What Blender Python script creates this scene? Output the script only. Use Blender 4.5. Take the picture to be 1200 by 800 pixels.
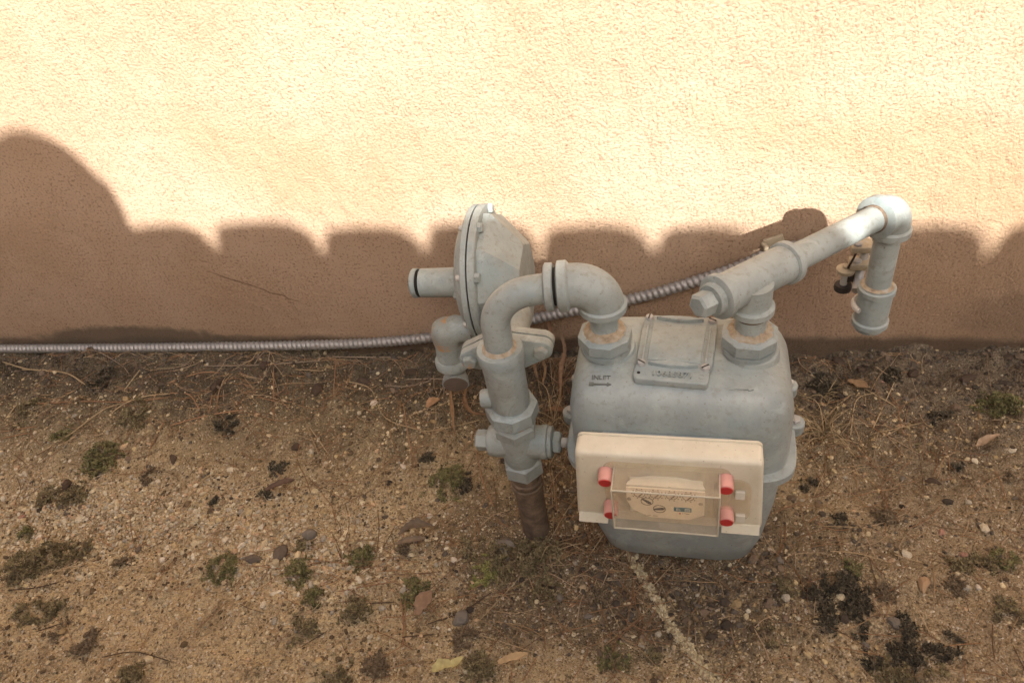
import bpy, bmesh, math, random
import numpy as np
from mathutils import Vector, Matrix

random.seed(7); RNG = np.random.default_rng(7)
scene = bpy.context.scene
C = scene.collection
for o in list(bpy.data.objects): bpy.data.objects.remove(o)
R = math.radians

# ---------------------------------------------------------------- camera
cam_d = bpy.data.cameras.new('camera'); cam = bpy.data.objects.new('camera', cam_d); C.objects.link(cam)
cam_d.sensor_fit = 'HORIZONTAL'; cam_d.sensor_width = 36.0; cam_d.lens = 26.01
cam_d.clip_start = 0.02; cam_d.clip_end = 500
cx_, cy_, cz_ = (0.97684, 0.15995, -0.1421), (0.0001, 0.66381, 0.7479), (0.21396, -0.73059, 0.64843)
CAM = (0.2615, -0.8865, 0.8)
cam.matrix_world = Matrix(((cx_[0], cy_[0], cz_[0], CAM[0]), (cx_[1], cy_[1], cz_[1], CAM[1]), (cx_[2], cy_[2], cz_[2], CAM[2]), (0, 0, 0, 1)))
scene.camera = cam

# ---------------------------------------------------------------- sky, sun, exposure
KX, KZ = 0.27, 0.70                                   # sun ray: per metre towards the house it moves -KX along it and -KZ down
elev = math.atan2(KZ, math.hypot(1, KX)); azim = math.atan2(KX, -1.0)
world = bpy.data.worlds.new('World'); scene.world = world; world.use_nodes = True
wn = world.node_tree; wn.nodes.clear()
sky = wn.nodes.new('ShaderNodeTexSky'); sky.sky_type = 'NISHITA'; sky.sun_disc = False
sky.sun_elevation = elev; sky.sun_rotation = azim
sky.air_density = 0.35; sky.dust_density = 5.0; sky.ozone_density = 0.0
bg = wn.nodes.new('ShaderNodeBackground'); bg.inputs['Strength'].default_value = 0.118
wo = wn.nodes.new('ShaderNodeOutputWorld')
wn.links.new(sky.outputs[0], bg.inputs[0]); wn.links.new(bg.outputs[0], wo.inputs[0])
sun_d = bpy.data.lights.new('sun', 'SUN'); sun_d.energy = 5.0; sun_d.angle = R(0.53); sun_d.color = (1.0, 0.97, 0.94)
sun = bpy.data.objects.new('sun', sun_d); C.objects.link(sun)
sun.rotation_euler = Vector((-KX, 1.0, -KZ)).to_track_quat('-Z', 'Y').to_euler(); sun.location = (3, -8, 7)
vs = scene.view_settings
scene.display_settings.display_device = 'sRGB'
vs.view_transform = 'Standard'; vs.look = 'None'; vs.gamma = 1.0; vs.use_curve_mapping = False
vs.exposure = 1.58
scene.cycles.max_bounces = 10; scene.cycles.transparent_max_bounces = 12
scene.cycles.use_denoising = True

# ---------------------------------------------------------------- helpers: materials
class NT:
    def __init__(s, name):
        s.m = bpy.data.materials.new(name); s.m.use_nodes = True; s.t = s.m.node_tree; s.t.nodes.clear()
        s.out = s.n('ShaderNodeOutputMaterial'); s.b = s.n('ShaderNodeBsdfPrincipled'); s.l(s.b.outputs[0], s.out.inputs[0])
        s.co = s.n('ShaderNodeTexCoord').outputs['Object']
    def n(s, t, **k):
        x = s.t.nodes.new(t)
        for a, v in k.items(): setattr(x, a, v)
        return x
    def l(s, a, b): s.t.links.new(a, b)
    def setin(s, sock, v):
        if isinstance(v, bpy.types.NodeSocket): s.l(v, sock)
        elif isinstance(v, (tuple, list)) and len(v) == 3 and sock.type == 'RGBA': sock.default_value = (*v, 1)
        else: sock.default_value = v
    def noise(s, scale, detail=4, rough=.55, vec=None, dist=0):
        x = s.n('ShaderNodeTexNoise'); x.inputs['Scale'].default_value = scale; x.inputs['Detail'].default_value = detail
        x.inputs['Roughness'].default_value = rough; x.inputs['Distortion'].default_value = dist; s.l(vec or s.co, x.inputs['Vector']); return x.outputs['Fac']
    def vor(s, scale, feature='F1', out='Distance', vec=None):
        x = s.n('ShaderNodeTexVoronoi', feature=feature); x.inputs['Scale'].default_value = scale; s.l(vec or s.co, x.inputs['Vector']); return x.outputs[out]
    def ramp(s, fac, stops):
        x = s.n('ShaderNodeValToRGB'); e = x.color_ramp.elements
        while len(e) < len(stops): e.new(.5)
        for el, (p, c) in zip(e, stops): el.position = p; el.color = (*c, 1) if isinstance(c, tuple) else (c, c, c, 1)
        s.l(fac, x.inputs[0]); return x.outputs[0]
    def mix(s, fac, a, b, mode='MIX'):
        x = s.n('ShaderNodeMix', data_type='RGBA', blend_type=mode); s.setin(x.inputs[0], fac); s.setin(x.inputs[6], a); s.setin(x.inputs[7], b); return x.outputs[2]
    def math(s, op, a, b=0.0, c=None):
        x = s.n('ShaderNodeMath', operation=op); s.setin(x.inputs[0], a); s.setin(x.inputs[1], b)
        if c is not None: s.setin(x.inputs[2], c)
        return x.outputs[0]
    def sep(s, vec=None):
        x = s.n('ShaderNodeSeparateXYZ'); s.l(vec or s.co, x.inputs[0]); return x.outputs
    def rng(s, v, a, b, c=0.0, d=1.0):
        x = s.n('ShaderNodeMapRange', interpolation_type='SMOOTHSTEP'); s.setin(x.inputs[0], v)
        for i, k in enumerate((a, b, c, d)): x.inputs[i+1].default_value = k
        return x.outputs[0]
    def bump(s, h, dist, strength=1.0, normal=None):
        x = s.n('ShaderNodeBump'); x.inputs['Strength'].default_value = strength; x.inputs['Distance'].default_value = dist
        s.l(h, x.inputs['Height'])
        if normal: s.l(normal, x.inputs['Normal'])
        return x.outputs[0]
    def fin(s, col=None, rough=.6, normal=None, spec=None, metal=None):
        if col is not None: s.setin(s.b.inputs['Base Color'], col)
        s.setin(s.b.inputs['Roughness'], rough)
        if normal: s.l(normal, s.b.inputs['Normal'])
        if spec is not None: s.b.inputs['Specular IOR Level'].default_value = spec
        if metal is not None: s.b.inputs['Metallic'].default_value = metal
        return s.m

def paint(name, a, b, rough=.5, spec=.4, grime=.35, rust=0.0):
    t = NT(name)
    n1 = t.noise(28, 5, .6); n2 = t.noise(160, 4, .6); n3 = t.noise(9, 3, .5)
    col = t.mix(t.rng(n1, .3, .7), a, b)
    dirt = tuple(x*y for x, y in zip(b, (.72, .62, .5)))
    col = t.mix(t.math('MULTIPLY', t.rng(n2, .5, .72), grime), col, dirt)
    col = t.mix(t.math('MULTIPLY', t.rng(n3, .52, .7), grime*.9), col, dirt)
    n4 = t.noise(16, 5, .65); col = t.mix(t.math('MULTIPLY', t.rng(n4, .50, .62), grime*1.1), col, tuple(x*y for x, y in zip(a, (.74, .84, .90))))
    n5 = t.noise(22, 6, .7, dist=.5); col = t.mix(t.math('MULTIPLY', t.rng(n5, .56, .64), grime*.9), col, tuple(min(.8, x*1.22) for x in a))
    # small chips and rust freckles
    chip = t.rng(t.noise(260, 4, .6), .66, .70)
    col = t.mix(t.math('MULTIPLY', chip, .55), col, (.09, .055, .035))
    if rust > 0:
        rn = t.rng(t.noise(60, 5, .65), .52-.12*rust, .66-.12*rust)
        col = t.mix(rn, col, t.mix(n2, (.30, .15, .06), (.42, .28, .15)))
    bm = t.bump(n2, .0006, .5); bm = t.bump(t.noise(700, 2), .0002, .5, bm)
    return t.fin(col, t.math('MULTIPLY_ADD', n1, .25, rough-.1), bm, spec)

M = {}
M['grey'] = paint('grey_paint', (.285, .318, .300), (.225, .250, .235), grime=.5)
M['meter'] = paint('meter_grey_paint', (.305, .342, .322), (.230, .264, .256), .45, .45, .42)
M['grey_rusty'] = paint('grey_paint_rust_freckled', (.275, .305, .285), (.22, .235, .215), .55, .35, .5, .2)
M['cream'] = paint('cream_plastic', (.60, .565, .44), (.54, .50, .385), .45, .4, .15)
M['dark'] = paint('dark_metal', (.035, .03, .028), (.05, .04, .032), .6, .3, .3)
M['brass'] = paint('dull_brass', (.42, .36, .25), (.30, .245, .16), .45, .4, .4)
M['zinc'] = paint('dull_zinc', (.40, .39, .35), (.30, .29, .27), .4, .5, .4)

def mk_rust():
    t = NT('rusty_iron'); n = t.noise(70, 6, .65); n2 = t.noise(300, 3)
    col = t.ramp(n, [(.25, (.06, .048, .036)), (.5, (.125, .093, .066)), (.72, (.21, .15, .10))])
    return t.fin(col, .85, t.bump(n2, .0012, .8), .2)
M['rust'] = mk_rust()
def mk_dope():
    t = NT('pipe_thread_compound'); n = t.noise(140, 4, .6)
    col = t.ramp(n, [(.3, (.20, .155, .11)), (.5, (.31, .25, .17)), (.7, (.35, .33, .28))])
    return t.fin(col, .9, t.bump(n, .0015, .9), .2)
M['dope'] = mk_dope()
def mk_conduit():
    t = NT('galvanised_steel'); n = t.noise(50, 4, .6); n2 = t.noise(300, 3)
    col = t.mix(n, (.22, .215, .20), (.34, .325, .30)); col = t.mix(t.rng(n2, .55, .7), col, (.20, .15, .11))
    return t.fin(col, .48, t.bump(n2, .0003, .5), .5, .35)
M['conduit'] = mk_conduit()

def mk_stucco():
    t = NT('tan_stucco')
    w = t.n('ShaderNodeMix', data_type='VECTOR')       # gently warped coordinates
    big = t.noise(5.5, 4, .55); mid = t.noise(34, 4, .55); fine = t.noise(255, 6, .68); grit = t.noise(620, 3, .6)
    v = t.vor(300)
    x, y, z = t.sep()
    base = t.mix(t.rng(big, .32, .68), (.400, .286, .196), (.362, .250, .164))
    base = t.mix(t.math('MULTIPLY', t.rng(mid, .45, .7), .25), base, (.335, .232, .15))
    pit = t.math('MULTIPLY', t.rng(fine, .38, .49, 1, 0), t.rng(mid, .25, .75, .55, 1))     # pits of the float finish: dirt plus cavity shade put into the colour
    base = t.mix(t.math('MULTIPLY', pit, .70), base, (.115, .072, .042))
    # broad water stains
    st = t.noise(2.3, 5, .6, dist=.4)
    base = t.mix(t.math('MULTIPLY', t.rng(st, .46, .66), .42), base, (.275, .182, .105))
    # soil splash and damp just above the ground
    edge = t.math('ADD', z, t.math('MULTIPLY', t.math('SUBTRACT', t.noise(7, 5, .6), .5), -.05))
    splash = t.rng(edge, .012, .030, 1, 0)
    base = t.mix(t.math('MULTIPLY', splash, .8), base, (.075, .055, .038))
    # grey mould patch by the conduit on the left and a fainter one on the right
    for (cx, sx, cz, sz, k) in ((-.72, .20, .020, .032, .85), (-.50, .10, .010, .02, .6), (.80, .16, .06, .05, .35)):
        dx = t.math('DIVIDE', t.math('SUBTRACT', x, cx), sx); dz = t.math('DIVIDE', t.math('SUBTRACT', z, cz), sz)
        d = t.math('ADD', t.math('MULTIPLY', dx, dx), t.math('MULTIPLY', dz, dz))
        d = t.math('ADD', d, t.math('MULTIPLY', t.math('SUBTRACT', t.noise(40, 4, .6), .5), 1.2))
        base = t.mix(t.math('MULTIPLY', t.rng(d, .55, 1.25, 1, 0), k), base, (.11, .085, .058))
    for (cx, sx, cz, sz, k) in ((-.28, .20, .345, .085, .36), (-.02, .16, .33, .06, .28), (.60, .26, .30, .09, .36), (.36, .12, .36, .05, .2)):      # tan water stains
        dx = t.math('DIVIDE', t.math('SUBTRACT', x, cx), sx); dz = t.math('DIVIDE', t.math('ADD', t.math('SUBTRACT', z, cz), t.math('MULTIPLY', t.math('SUBTRACT', x, cx), .30)), sz)
        d = t.math('ADD', t.math('MULTIPLY', dx, dx), t.math('MULTIPLY', dz, dz))
        d = t.math('ADD', d, t.math('MULTIPLY', t.math('SUBTRACT', t.noise(9, 5, .6), .5), 2.2))
        base = t.mix(t.math('MULTIPLY', t.rng(d, -.1, 1.3, 1, 0), k), base, (.30, .195, .10))
    # hairline crack
    cl = t.math('ADD', t.math('MULTIPLY_ADD', x, -.47, -.0628), t.math('MULTIPLY', t.math('SUBTRACT', t.noise(30, 4, .6), .5), .018))
    cd = t.rng(t.math('ABSOLUTE', t.math('SUBTRACT', z, cl)), .0006, .0022, 1, 0)
    cd = t.math('MULTIPLY', cd, t.math('MULTIPLY', t.rng(x, -.50, -.46), t.rng(x, -.38, -.33, 1, 0)))
    base = t.mix(t.math('MULTIPLY', cd, .75), base, (.10, .055, .03))
    h = t.math('ADD', t.math('MULTIPLY', fine, 1.1), t.math('MULTIPLY', grit, .3))
    h = t.math('ADD', h, t.math('MULTIPLY', v, -.35))
    mp = t.n('ShaderNodeMapping'); mp.inputs['Scale'].default_value = (1.0, 1.0, .35); mp.inputs['Rotation'].default_value = (0, .5, 0); t.l(t.co, mp.inputs[0])
    bm = t.bump(t.noise(26, 5, .6, mp.outputs[0], .8), .010, .55); bm = t.bump(mid, .006, .5, bm); bm = t.bump(h, .0021, 1.0, bm)
    return t.fin(base, .92, bm, .15)
M['stucco'] = mk_stucco()
def mk_plaster():
    t = NT('garden_wall_plaster'); n = t.noise(3, 5, .6); f = t.noise(120, 3)
    return t.fin(t.mix(n, (.24, .20, .16), (.17, .14, .11)), .92, t.bump(f, .004, .8), .15)
M['plaster'] = mk_plaster()
def mk_terra():
    t = NT('terracotta'); n = t.noise(14, 5, .6)
    return t.fin(t.ramp(n, [(.3, (.24, .10, .05)), (.7, (.42, .20, .10))]), .85, t.bump(n, .003, .5), .2)
M['terra'] = mk_terra()

def mk_soil():
    t = NT('bare_soil'); x, y, z = t.sep()
    big = t.noise(4.5, 5, .6); mid = t.noise(24, 5, .62); fine = t.noise(190, 4, .65)
    vc = t.vor(420, 'F1', 'Color'); vs_ = t.sep(vc)
    # sandy towards the open side, damp and dark by the wall
    wet = t.math('ADD', y, t.math('MULTIPLY', t.math('SUBTRACT', big, .5), .30))
    damp = t.rng(wet, -.36, -.08)
    sand = t.mix(t.rng(mid, .3, .7), (.54, .43, .25), (.41, .315, .18))
    mud = t.mix(t.rng(mid, .3, .7), (.15, .125, .08), (.070, .058, .038))
    col = t.mix(damp, sand, mud)
    # always damp, humus-rich soil under and around the meter
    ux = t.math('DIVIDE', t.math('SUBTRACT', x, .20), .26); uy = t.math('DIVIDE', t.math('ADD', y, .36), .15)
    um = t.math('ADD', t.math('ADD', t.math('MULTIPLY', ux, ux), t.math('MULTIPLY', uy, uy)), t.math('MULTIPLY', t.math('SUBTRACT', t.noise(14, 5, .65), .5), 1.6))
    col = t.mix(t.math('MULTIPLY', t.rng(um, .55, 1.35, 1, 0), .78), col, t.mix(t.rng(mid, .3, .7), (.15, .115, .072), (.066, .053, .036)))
    right = t.rng(t.math('ADD', x, t.math('MULTIPLY', t.math('SUBTRACT', big, .5), .5)), .25, .6)
    col = t.mix(t.math('MULTIPLY', right, .55), col, (.22, .17, .115))
    blot = t.rng(t.noise(11, 5, .65), .53, .66)
    col = t.mix(t.math('MULTIPLY', blot, .34), col, (.09, .068, .046))
    # grains of different stone
    g = t.ramp(vs_[0], [(0, (.10, .06, .03)), (.35, (.26, .18, .10)), (.7, (.38, .29, .18)), (.9, (.60, .50, .36)), (1, (.72, .66, .54))])
    gm = t.math('MULTIPLY', t.rng(vs_[1], .60, .62), t.math('MULTIPLY_ADD', damp, -.45, .62))
    col = t.mix(gm, col, g)
    col = t.mix(t.math('MULTIPLY', t.rng(fine, .53, .68), .7), col, (.06, .043, .027))
    h = t.math('ADD', fine, t.math('MULTIPLY', t.vor(420), -.7))
    bm = t.bump(mid, .010, .6); bm = t.bump(h, .005, 1.0, bm)
    return t.fin(col, .95, bm, .12)
M['soil'] = mk_soil()
def mk_attr(name, rough=.9, nscale=300, amt=.35, bd=.001, trans=0.0):
    t = NT(name); a = t.n('ShaderNodeAttribute', attribute_name='tint').outputs['Color']
    n = t.noise(nscale, 3, .6)
    col = t.mix(1.0, a, t.ramp(n, [(.25, 1-amt), (.75, 1.0)]), 'MULTIPLY')
    return t.fin(col, rough, t.bump(n, bd, .6), .15)
M['grain'] = mk_attr('gravel_stone', .9, 600, .35, .0008)
M['moss'] = mk_attr('moss', .95, 500, .3, .0004)
M['straw'] = mk_attr('dry_straw', .75, 900, .3, .0002)
M['leaf'] = mk_attr('dead_leaf', .8, 160, .45, .0008)
def solid(name, c, rough=.5, spec=.4, var=.12):
    t = NT(name); n = t.noise(120, 3)
    return t.fin(t.mix(n, c, tuple(k*(1-var*2) for k in c)), rough, t.bump(n, .0002, .4), spec)
M['pink'] = solid('faded_red_plastic', (.66, .33, .27), .35); M['red'] = solid('red_plastic', (.50, .035, .035), .4)
M['dial'] = solid('dial_card', (.86, .74, .52), .6); M['grime'] = solid('grimy_grey_paint', (.13, .14, .125), .7)
M['milky'] = solid('milky_plastic_edge', (.50, .465, .36), .35); M['ink'] = solid('dark_print', (.05, .035, .03), .6)
M['brownink'] = solid('brown_print', (.22, .13, .08), .6); M['teal'] = solid('teal_print', (.06, .17, .19), .5)
M['white'] = solid('white_print', (.66, .64, .55), .5); M['mesh'] = solid('brown_screen', (.17, .135, .11), .85, .2)
M['gap'] = solid('black_gasket', (.02, .018, .016), .8, .2)
def mk_clear():
    t = NT('aged_clear_plastic'); t.t.nodes.remove(t.b)
    tr = t.n('ShaderNodeBsdfTransparent'); tr.inputs[0].default_value = (.985, .97, .93, 1)
    gl = t.n('ShaderNodeBsdfGlossy'); gl.inputs['Roughness'].default_value = .12; gl.inputs[0].default_value = (.95, .95, .95, 1)
    df = t.n('ShaderNodeBsdfDiffuse'); df.inputs[0].default_value = (.72, .64, .50, 1)
    lw = t.n('ShaderNodeLayerWeight'); lw.inputs[0].default_value = .5; fac = t.math('MULTIPLY_ADD', t.math('POWER', lw.outputs['Facing'], 4.0), .5, .035)
    haze = t.rng(t.noise(40, 4, .6), .25, .8, .10, .26)
    m1 = t.n('ShaderNodeMixShader'); t.l(haze, m1.inputs[0]); t.l(tr.outputs[0], m1.inputs[1]); t.l(df.outputs[0], m1.inputs[2])
    m2 = t.n('ShaderNodeMixShader'); t.l(fac, m2.inputs[0]); t.l(m1.outputs[0], m2.inputs[1]); t.l(gl.outputs[0], m2.inputs[2])
    t.l(m2.outputs[0], t.out.inputs[0]); return t.m
M['clear'] = mk_clear()

# ---------------------------------------------------------------- helpers: geometry (verts, faces) pairs
V3 = lambda *a: np.array(a, float)
def frame(axis):
    a = np.array(axis, float); a /= np.linalg.norm(a)
    h = V3(0, 0, 1) if abs(a[2]) < .9 else V3(1, 0, 0)
    u = np.cross(h, a); u /= np.linalg.norm(u); return u, np.cross(a, u), a
def rings(rs, cap0=True, cap1=True):
    n = len(rs[0]); V = np.vstack(rs); F = []
    for i in range(len(rs)-1):
        a, b = i*n, (i+1)*n
        F += [(a+j, a+(j+1) % n, b+(j+1) % n, b+j) for j in range(n)]
    if cap0: F.append(tuple(range(n-1, -1, -1)))
    if cap1: F.append(tuple((len(rs)-1)*n+j for j in range(n)))
    return V, F
def lathe(prof, o, axis, seg=36, ph=0.0):
    u, v, a = frame(axis); o = np.array(o, float)
    th = np.linspace(0, 2*math.pi, seg, endpoint=False)+ph
    return rings([o + t*a + r*(np.cos(th)[:, None]*u + np.sin(th)[:, None]*v) for r, t in prof])
def tube(path, rad, seg=20, caps=True):
    P = np.array(path, float); n = len(P); rad = np.full(n, rad) if np.isscalar(rad) else np.array(rad)
    T = np.gradient(P, axis=0); T /= np.linalg.norm(T, axis=1)[:, None]
    u, v, _ = frame(T[0]); th = np.linspace(0, 2*math.pi, seg, endpoint=False); rs = []
    for i in range(n):
        u = u - T[i]*np.dot(u, T[i]); u /= np.linalg.norm(u); v = np.cross(T[i], u)
        rs.append(P[i] + rad[i]*(np.cos(th)[:, None]*u + np.sin(th)[:, None]*v))
    return rings(rs, caps, caps)
def fillet(pts, r, n=10):
    P = [np.array(p, float) for p in pts]; out = [P[0]]
    for i in range(1, len(P)-1):
        a, b = P[i-1]-P[i], P[i+1]-P[i]; a /= np.linalg.norm(a); b /= np.linalg.norm(b)
        ang = math.acos(np.clip(np.dot(a, b), -1, 1)); t = r/math.tan(ang/2)
        c = P[i] + (a+b)/np.linalg.norm(a+b)*r/math.sin(ang/2)
        s, e = P[i]+a*t-c, P[i]+b*t-c; w = math.pi-ang
        for k in range(n+1):
            f = k/n; out.append(c + (math.sin((1-f)*w)*s + math.sin(f*w)*e)/math.sin(w))
    out.append(P[-1]); return out
def spline(pts, n=8):
    P = [np.array(p, float) for p in pts]; Q = [2*P[0]-P[1]]+P+[2*P[-1]-P[-2]]; out = []
    for i in range(1, len(Q)-2):
        for k in range(n):
            t = k/n; a, b, c, d = Q[i-1], Q[i], Q[i+1], Q[i+2]
            out.append(.5*(2*b+(c-a)*t+(2*a-5*b+4*c-d)*t*t+(3*b-a-3*c+d)*t**3))
    out.append(P[-1]); return out
def hexn(r, t0, t1, o, axis, n=6, ch=.0025, ph=0.0):
    return lathe([(r-ch*1.3, t0), (r, t0+ch), (r, t1-ch), (r-ch*1.3, t1)], o, axis, n, ph)
def box(c, s, bev=0.0, rot=None):
    bm = bmesh.new(); bmesh.ops.create_cube(bm, size=1); bmesh.ops.scale(bm, vec=s, verts=bm.verts)
    if bev: bmesh.ops.bevel(bm, geom=list(bm.edges), offset=bev, segments=3, profile=.5, affect='EDGES')
    V = np.array([v.co[:] for v in bm.verts]); F = [tuple(v.index for v in f.verts) for f in bm.faces]
    bm.verts.index_update(); F = [tuple(v.index for v in f.verts) for f in bm.faces]; bm.free()
    if rot is not None: V = V @ np.array(rot).T
    return V+np.array(c), F
def sup(hx, hy, z, p=4.0, n=64, cx=0, cy=0):
    th = np.linspace(0, 2*math.pi, n, endpoint=False); c, s = np.cos(th), np.sin(th)
    return np.stack([cx+hx*np.sign(c)*np.abs(c)**(2/p), cy+hy*np.sign(s)*np.abs(s)**(2/p), np.full(n, z)], 1)
def prism(poly, o, ex, ey, ez, t0, t1, bev=0.0):
    """outline (list of 2D points) in the plane o + a*ex + b*ey, thick from t0 to t1 along ez, optionally with a bevelled front edge"""
    o, ex, ey, ez = (np.array(k, float) for k in (o, ex, ey, ez)); p = np.array(poly, float); c = p.mean(0)
    d = p-c; L = np.linalg.norm(d, axis=1)[:, None]
    lv = [(p, t0), (p, t1-bev)] + ([(p-d/L*bev*.5, t1-bev*.3), (p-d/L*bev*1.2, t1)] if bev else [])
    if not bev: lv[1] = (p, t1)
    return rings([o + q[:, :1]*ex + q[:, 1:]*ey + t*ez for q, t in lv])
def rrect(w, h, r, n=5, cx=0, cy=0):
    out = []
    for sx, sy, a0 in ((1, 1, 0), (-1, 1, 90), (-1, -1, 180), (1, -1, 270)):
        for k in range(n+1):
            a = R(a0+90*k/n); out.append((cx+sx*(w/2-r)+r*math.cos(a), cy+sy*(h/2-r)+r*math.sin(a)))
    return out
def join(*parts):
    V, F, o = [], [], 0
    for v, f in parts:
        V.append(v); F += [tuple(i+o for i in q) for q in f]; o += len(v)
    return np.vstack(V), F
def mesh(name, vf, mat, angle=35, tint=None):
    v, f = vf; m = bpy.data.meshes.new(name); m.from_pydata([tuple(p) for p in v], [], f)
    if mat: m.materials.append(M[mat])
    if tint is not None:
        a = m.attributes.new('tint', 'FLOAT_COLOR', 'POINT'); t = np.ones((len(v), 4)); t[:, :3] = tint; a.data.foreach_set('color', t.ravel())
    m.polygons.foreach_set('use_smooth', [True]*len(m.polygons)); m.set_sharp_from_angle(angle=R(angle)); m.update(); return m
def bigmesh(name, V, F, mat, tint=None, smooth=False):
    """fast path: F an (n,k) array of equal sized faces"""
    m = bpy.data.meshes.new(name); n, k = F.shape
    m.vertices.add(len(V)); m.vertices.foreach_set('co', np.asarray(V, np.float32).ravel())
    m.loops.add(n*k); m.loops.foreach_set('vertex_index', F.astype(np.int32).ravel())
    m.polygons.add(n); m.polygons.foreach_set('loop_start', np.arange(0, n*k, k, dtype=np.int32))
    m.polygons.foreach_set('use_smooth', np.full(n, smooth)); m.update(calc_edges=True); m.validate()
    if tint is not None:
        a = m.attributes.new('tint', 'FLOAT_COLOR', 'POINT'); t = np.ones((len(V), 4)); t[:, :3] = tint; a.data.foreach_set('color', t.astype(np.float32).ravel())
    m.materials.append(M[mat]); return m
def link(name, data, parent=None, **props):
    o = bpy.data.objects.new(name, data); C.objects.link(o); o.parent = parent
    for k, v in props.items(): o[k] = v
    return o
class Thing:
    """an Empty at the base of a thing; part() takes world coordinates unless the thing is built locally"""
    def __init__(s, name, loc, label, cat, group=None, rotz=0.0, local=False):
        s.o = link(name, None); s.o.location = loc; s.o.rotation_euler = (0, 0, rotz); s.o.empty_display_size = .05
        s.o['label'] = label; s.o['category'] = cat
        if group: s.o['group'] = group
        s.off = V3(0, 0, 0) if local else np.array(loc, float)
    def part(s, name, vf, mat, parent=None, angle=35, label=None):
        v, f = vf; o = link(name, mesh(name, (v-s.off, f), mat, angle), parent or s.o)
        if label: o['label'] = label
        return o

def vn(x, y, sc, seed):
    x = np.asarray(x)*sc; y = np.asarray(y)*sc; xi, yi = np.floor(x), np.floor(y); fx, fy = x-xi, y-yi
    fx = fx*fx*(3-2*fx); fy = fy*fy*(3-2*fy)
    def h(a, b):
        k = np.sin(a*127.1+b*311.7+seed*74.7)*43758.5453; return k-np.floor(k)
    return (h(xi, yi)*(1-fx)+h(xi+1, yi)*fx)*(1-fy)+(h(xi, yi+1)*(1-fx)+h(xi+1, yi+1)*fx)*fy
def ground_h(x, y):
    h = (vn(x, y, 4, 1)-.5)*.022 + (vn(x, y, 13, 2)-.5)*.014 + (vn(x, y, 37, 3)-.5)*.0075
    clod = .35+.65*np.clip((np.asarray(y)+.34)/.2, 0, 1)
    h = h + (vn(x, y, 95, 4)-.5)*.0050 + (vn(x, y, 210, 5)-.5)*.0032 + clod*(np.clip(vn(x, y, 58, 6)-.52, 0, 1)*.022 + np.clip(vn(x, y, 34, 7)-.58, 0, 1)*.024)
    return h - .004

# ---------------------------------------------------------------- setting: ground
gx = np.concatenate([-np.geomspace(60, 1.32, 26), np.arange(-1.3, 1.0, .0034), np.geomspace(1.02, 60, 26)])
gy = np.concatenate([-np.geomspace(60, .80, 26), np.arange(-.78, .03, .0034), np.geomspace(.05, 30, 14)])
X, Y = np.meshgrid(gx, gy); Z = ground_h(X, Y)
nx, ny = len(gx), len(gy); idx = np.arange(nx*ny).reshape(ny, nx)
F = np.stack([idx[:-1, :-1], idx[:-1, 1:], idx[1:, 1:], idx[1:, :-1]], -1).reshape(-1, 4)
link('ground', bigmesh('ground', np.stack([X, Y, Z], -1).reshape(-1, 3), F, 'soil', smooth=True), kind='structure')

# ---------------------------------------------------------------- the stucco house wall and the tile-capped garden wall across the side yard
hw = link('house_wall', mesh('house_wall', box((0, .125, 1.4), (14, .25, 3.4), .004), 'stucco'))
hw['label'] = 'tan stucco house wall, sunlit above and shaded near the ground behind the meter'; hw['category'] = 'wall'
GY = -2.3; SX, SZ = -KX*GY, -KZ*GY
gw = Thing('garden_wall', (.6, GY-.15, 0), 'low garden wall capped with a row of barrel tiles opposite the house wall', 'wall')
line = lambda xw: .2390 - .0385*xw                           # height of the tile tops as the sun carries it onto the house wall
pts = []
for xw in [-6]+list(np.linspace(-1.5, 2.5, 201))+[6]: pts.append((xw+SX, SZ+line(xw)-.030-.028*math.exp(-((xw-.075)/.035)**2)+.004*math.sin(xw*7)))
poly = [(a, b) for a, b in pts]
n = len(pts)
Vw = np.array([(a, GY-.02-(.20 if k else 0), zz) for k in (0, 1) for a, b in pts for zz in (-.2, b-.002)])
Fw = []
for i in range(n-1):
    a, b, c, d = 2*i, 2*i+1, 2*i+2, 2*i+3; e = 2*n
    Fw += [(a, c, d, b), (e+a, e+b, e+d, e+c), (b, d, e+d, e+b), (a, e+a, e+c, c)]
Fw += [(0, 1, 2*n+1, 2*n), (2*n-2, 4*n-2, 4*n-1, 2*n-1)]
gw.part('wall', (Vw, Fw), 'plaster')
gaps = [-.5905, -.4382, -.2581, -.0903, .0841, .2475, .393, .537, .6795]
while gaps[-1] < 2.4: gaps.append(gaps[-1]+.155+random.uniform(-.006, .006))
gaps = [g-.014 for g in gaps]
gaps = [-.76-.165*k for k in range(8, -1, -1)] + gaps
for g0, g1 in zip(gaps[:-1], gaps[1:]):
    if -.95 < g0 < -.615: continue
    w = g1-g0-.004; cxw = (g0+g1)/2; top = SZ+line(cxw)+random.uniform(-.005, .005)
    rs = []
    for t in np.linspace(0, 1, 4):                            # the tile runs back from the house side and falls away
        yy = GY-.30*t; zz = top-.10*t; k = 1+.05*t
        prof = [(0, 0), (.04, .5), (.08, .80), (.14, .95), (.24, 1.0), (.45, 1.03), (.62, 1.01), (.75, .95), (.85, .80), (.92, .57), (.97, .28), (1, 0)]
        o_ = [(cxw+SX+w*k*(a-.5), yy, zz-.044+.044*b) for a, b in prof]; i_ = [(cxw+SX+(w*k-.020)*(a-.5), yy, zz-.044+.032*b) for a, b in prof[::-1]]
        rs.append(np.array(o_+i_))
    gw.part('barrel_tile', rings(rs), 'terra')
gw.part('hump_shadow_post', box((-.757+SX, GY-.09, .84), (.32, .30, 1.99), .01), 'plaster')  # unseen block, slab and ball added to cast the round hump shadow
gw.part('hump_shadow_slab', box((-.775+SX, GY-.07, SZ+.255), (.350, .30, .080), .012), 'plaster')
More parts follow.
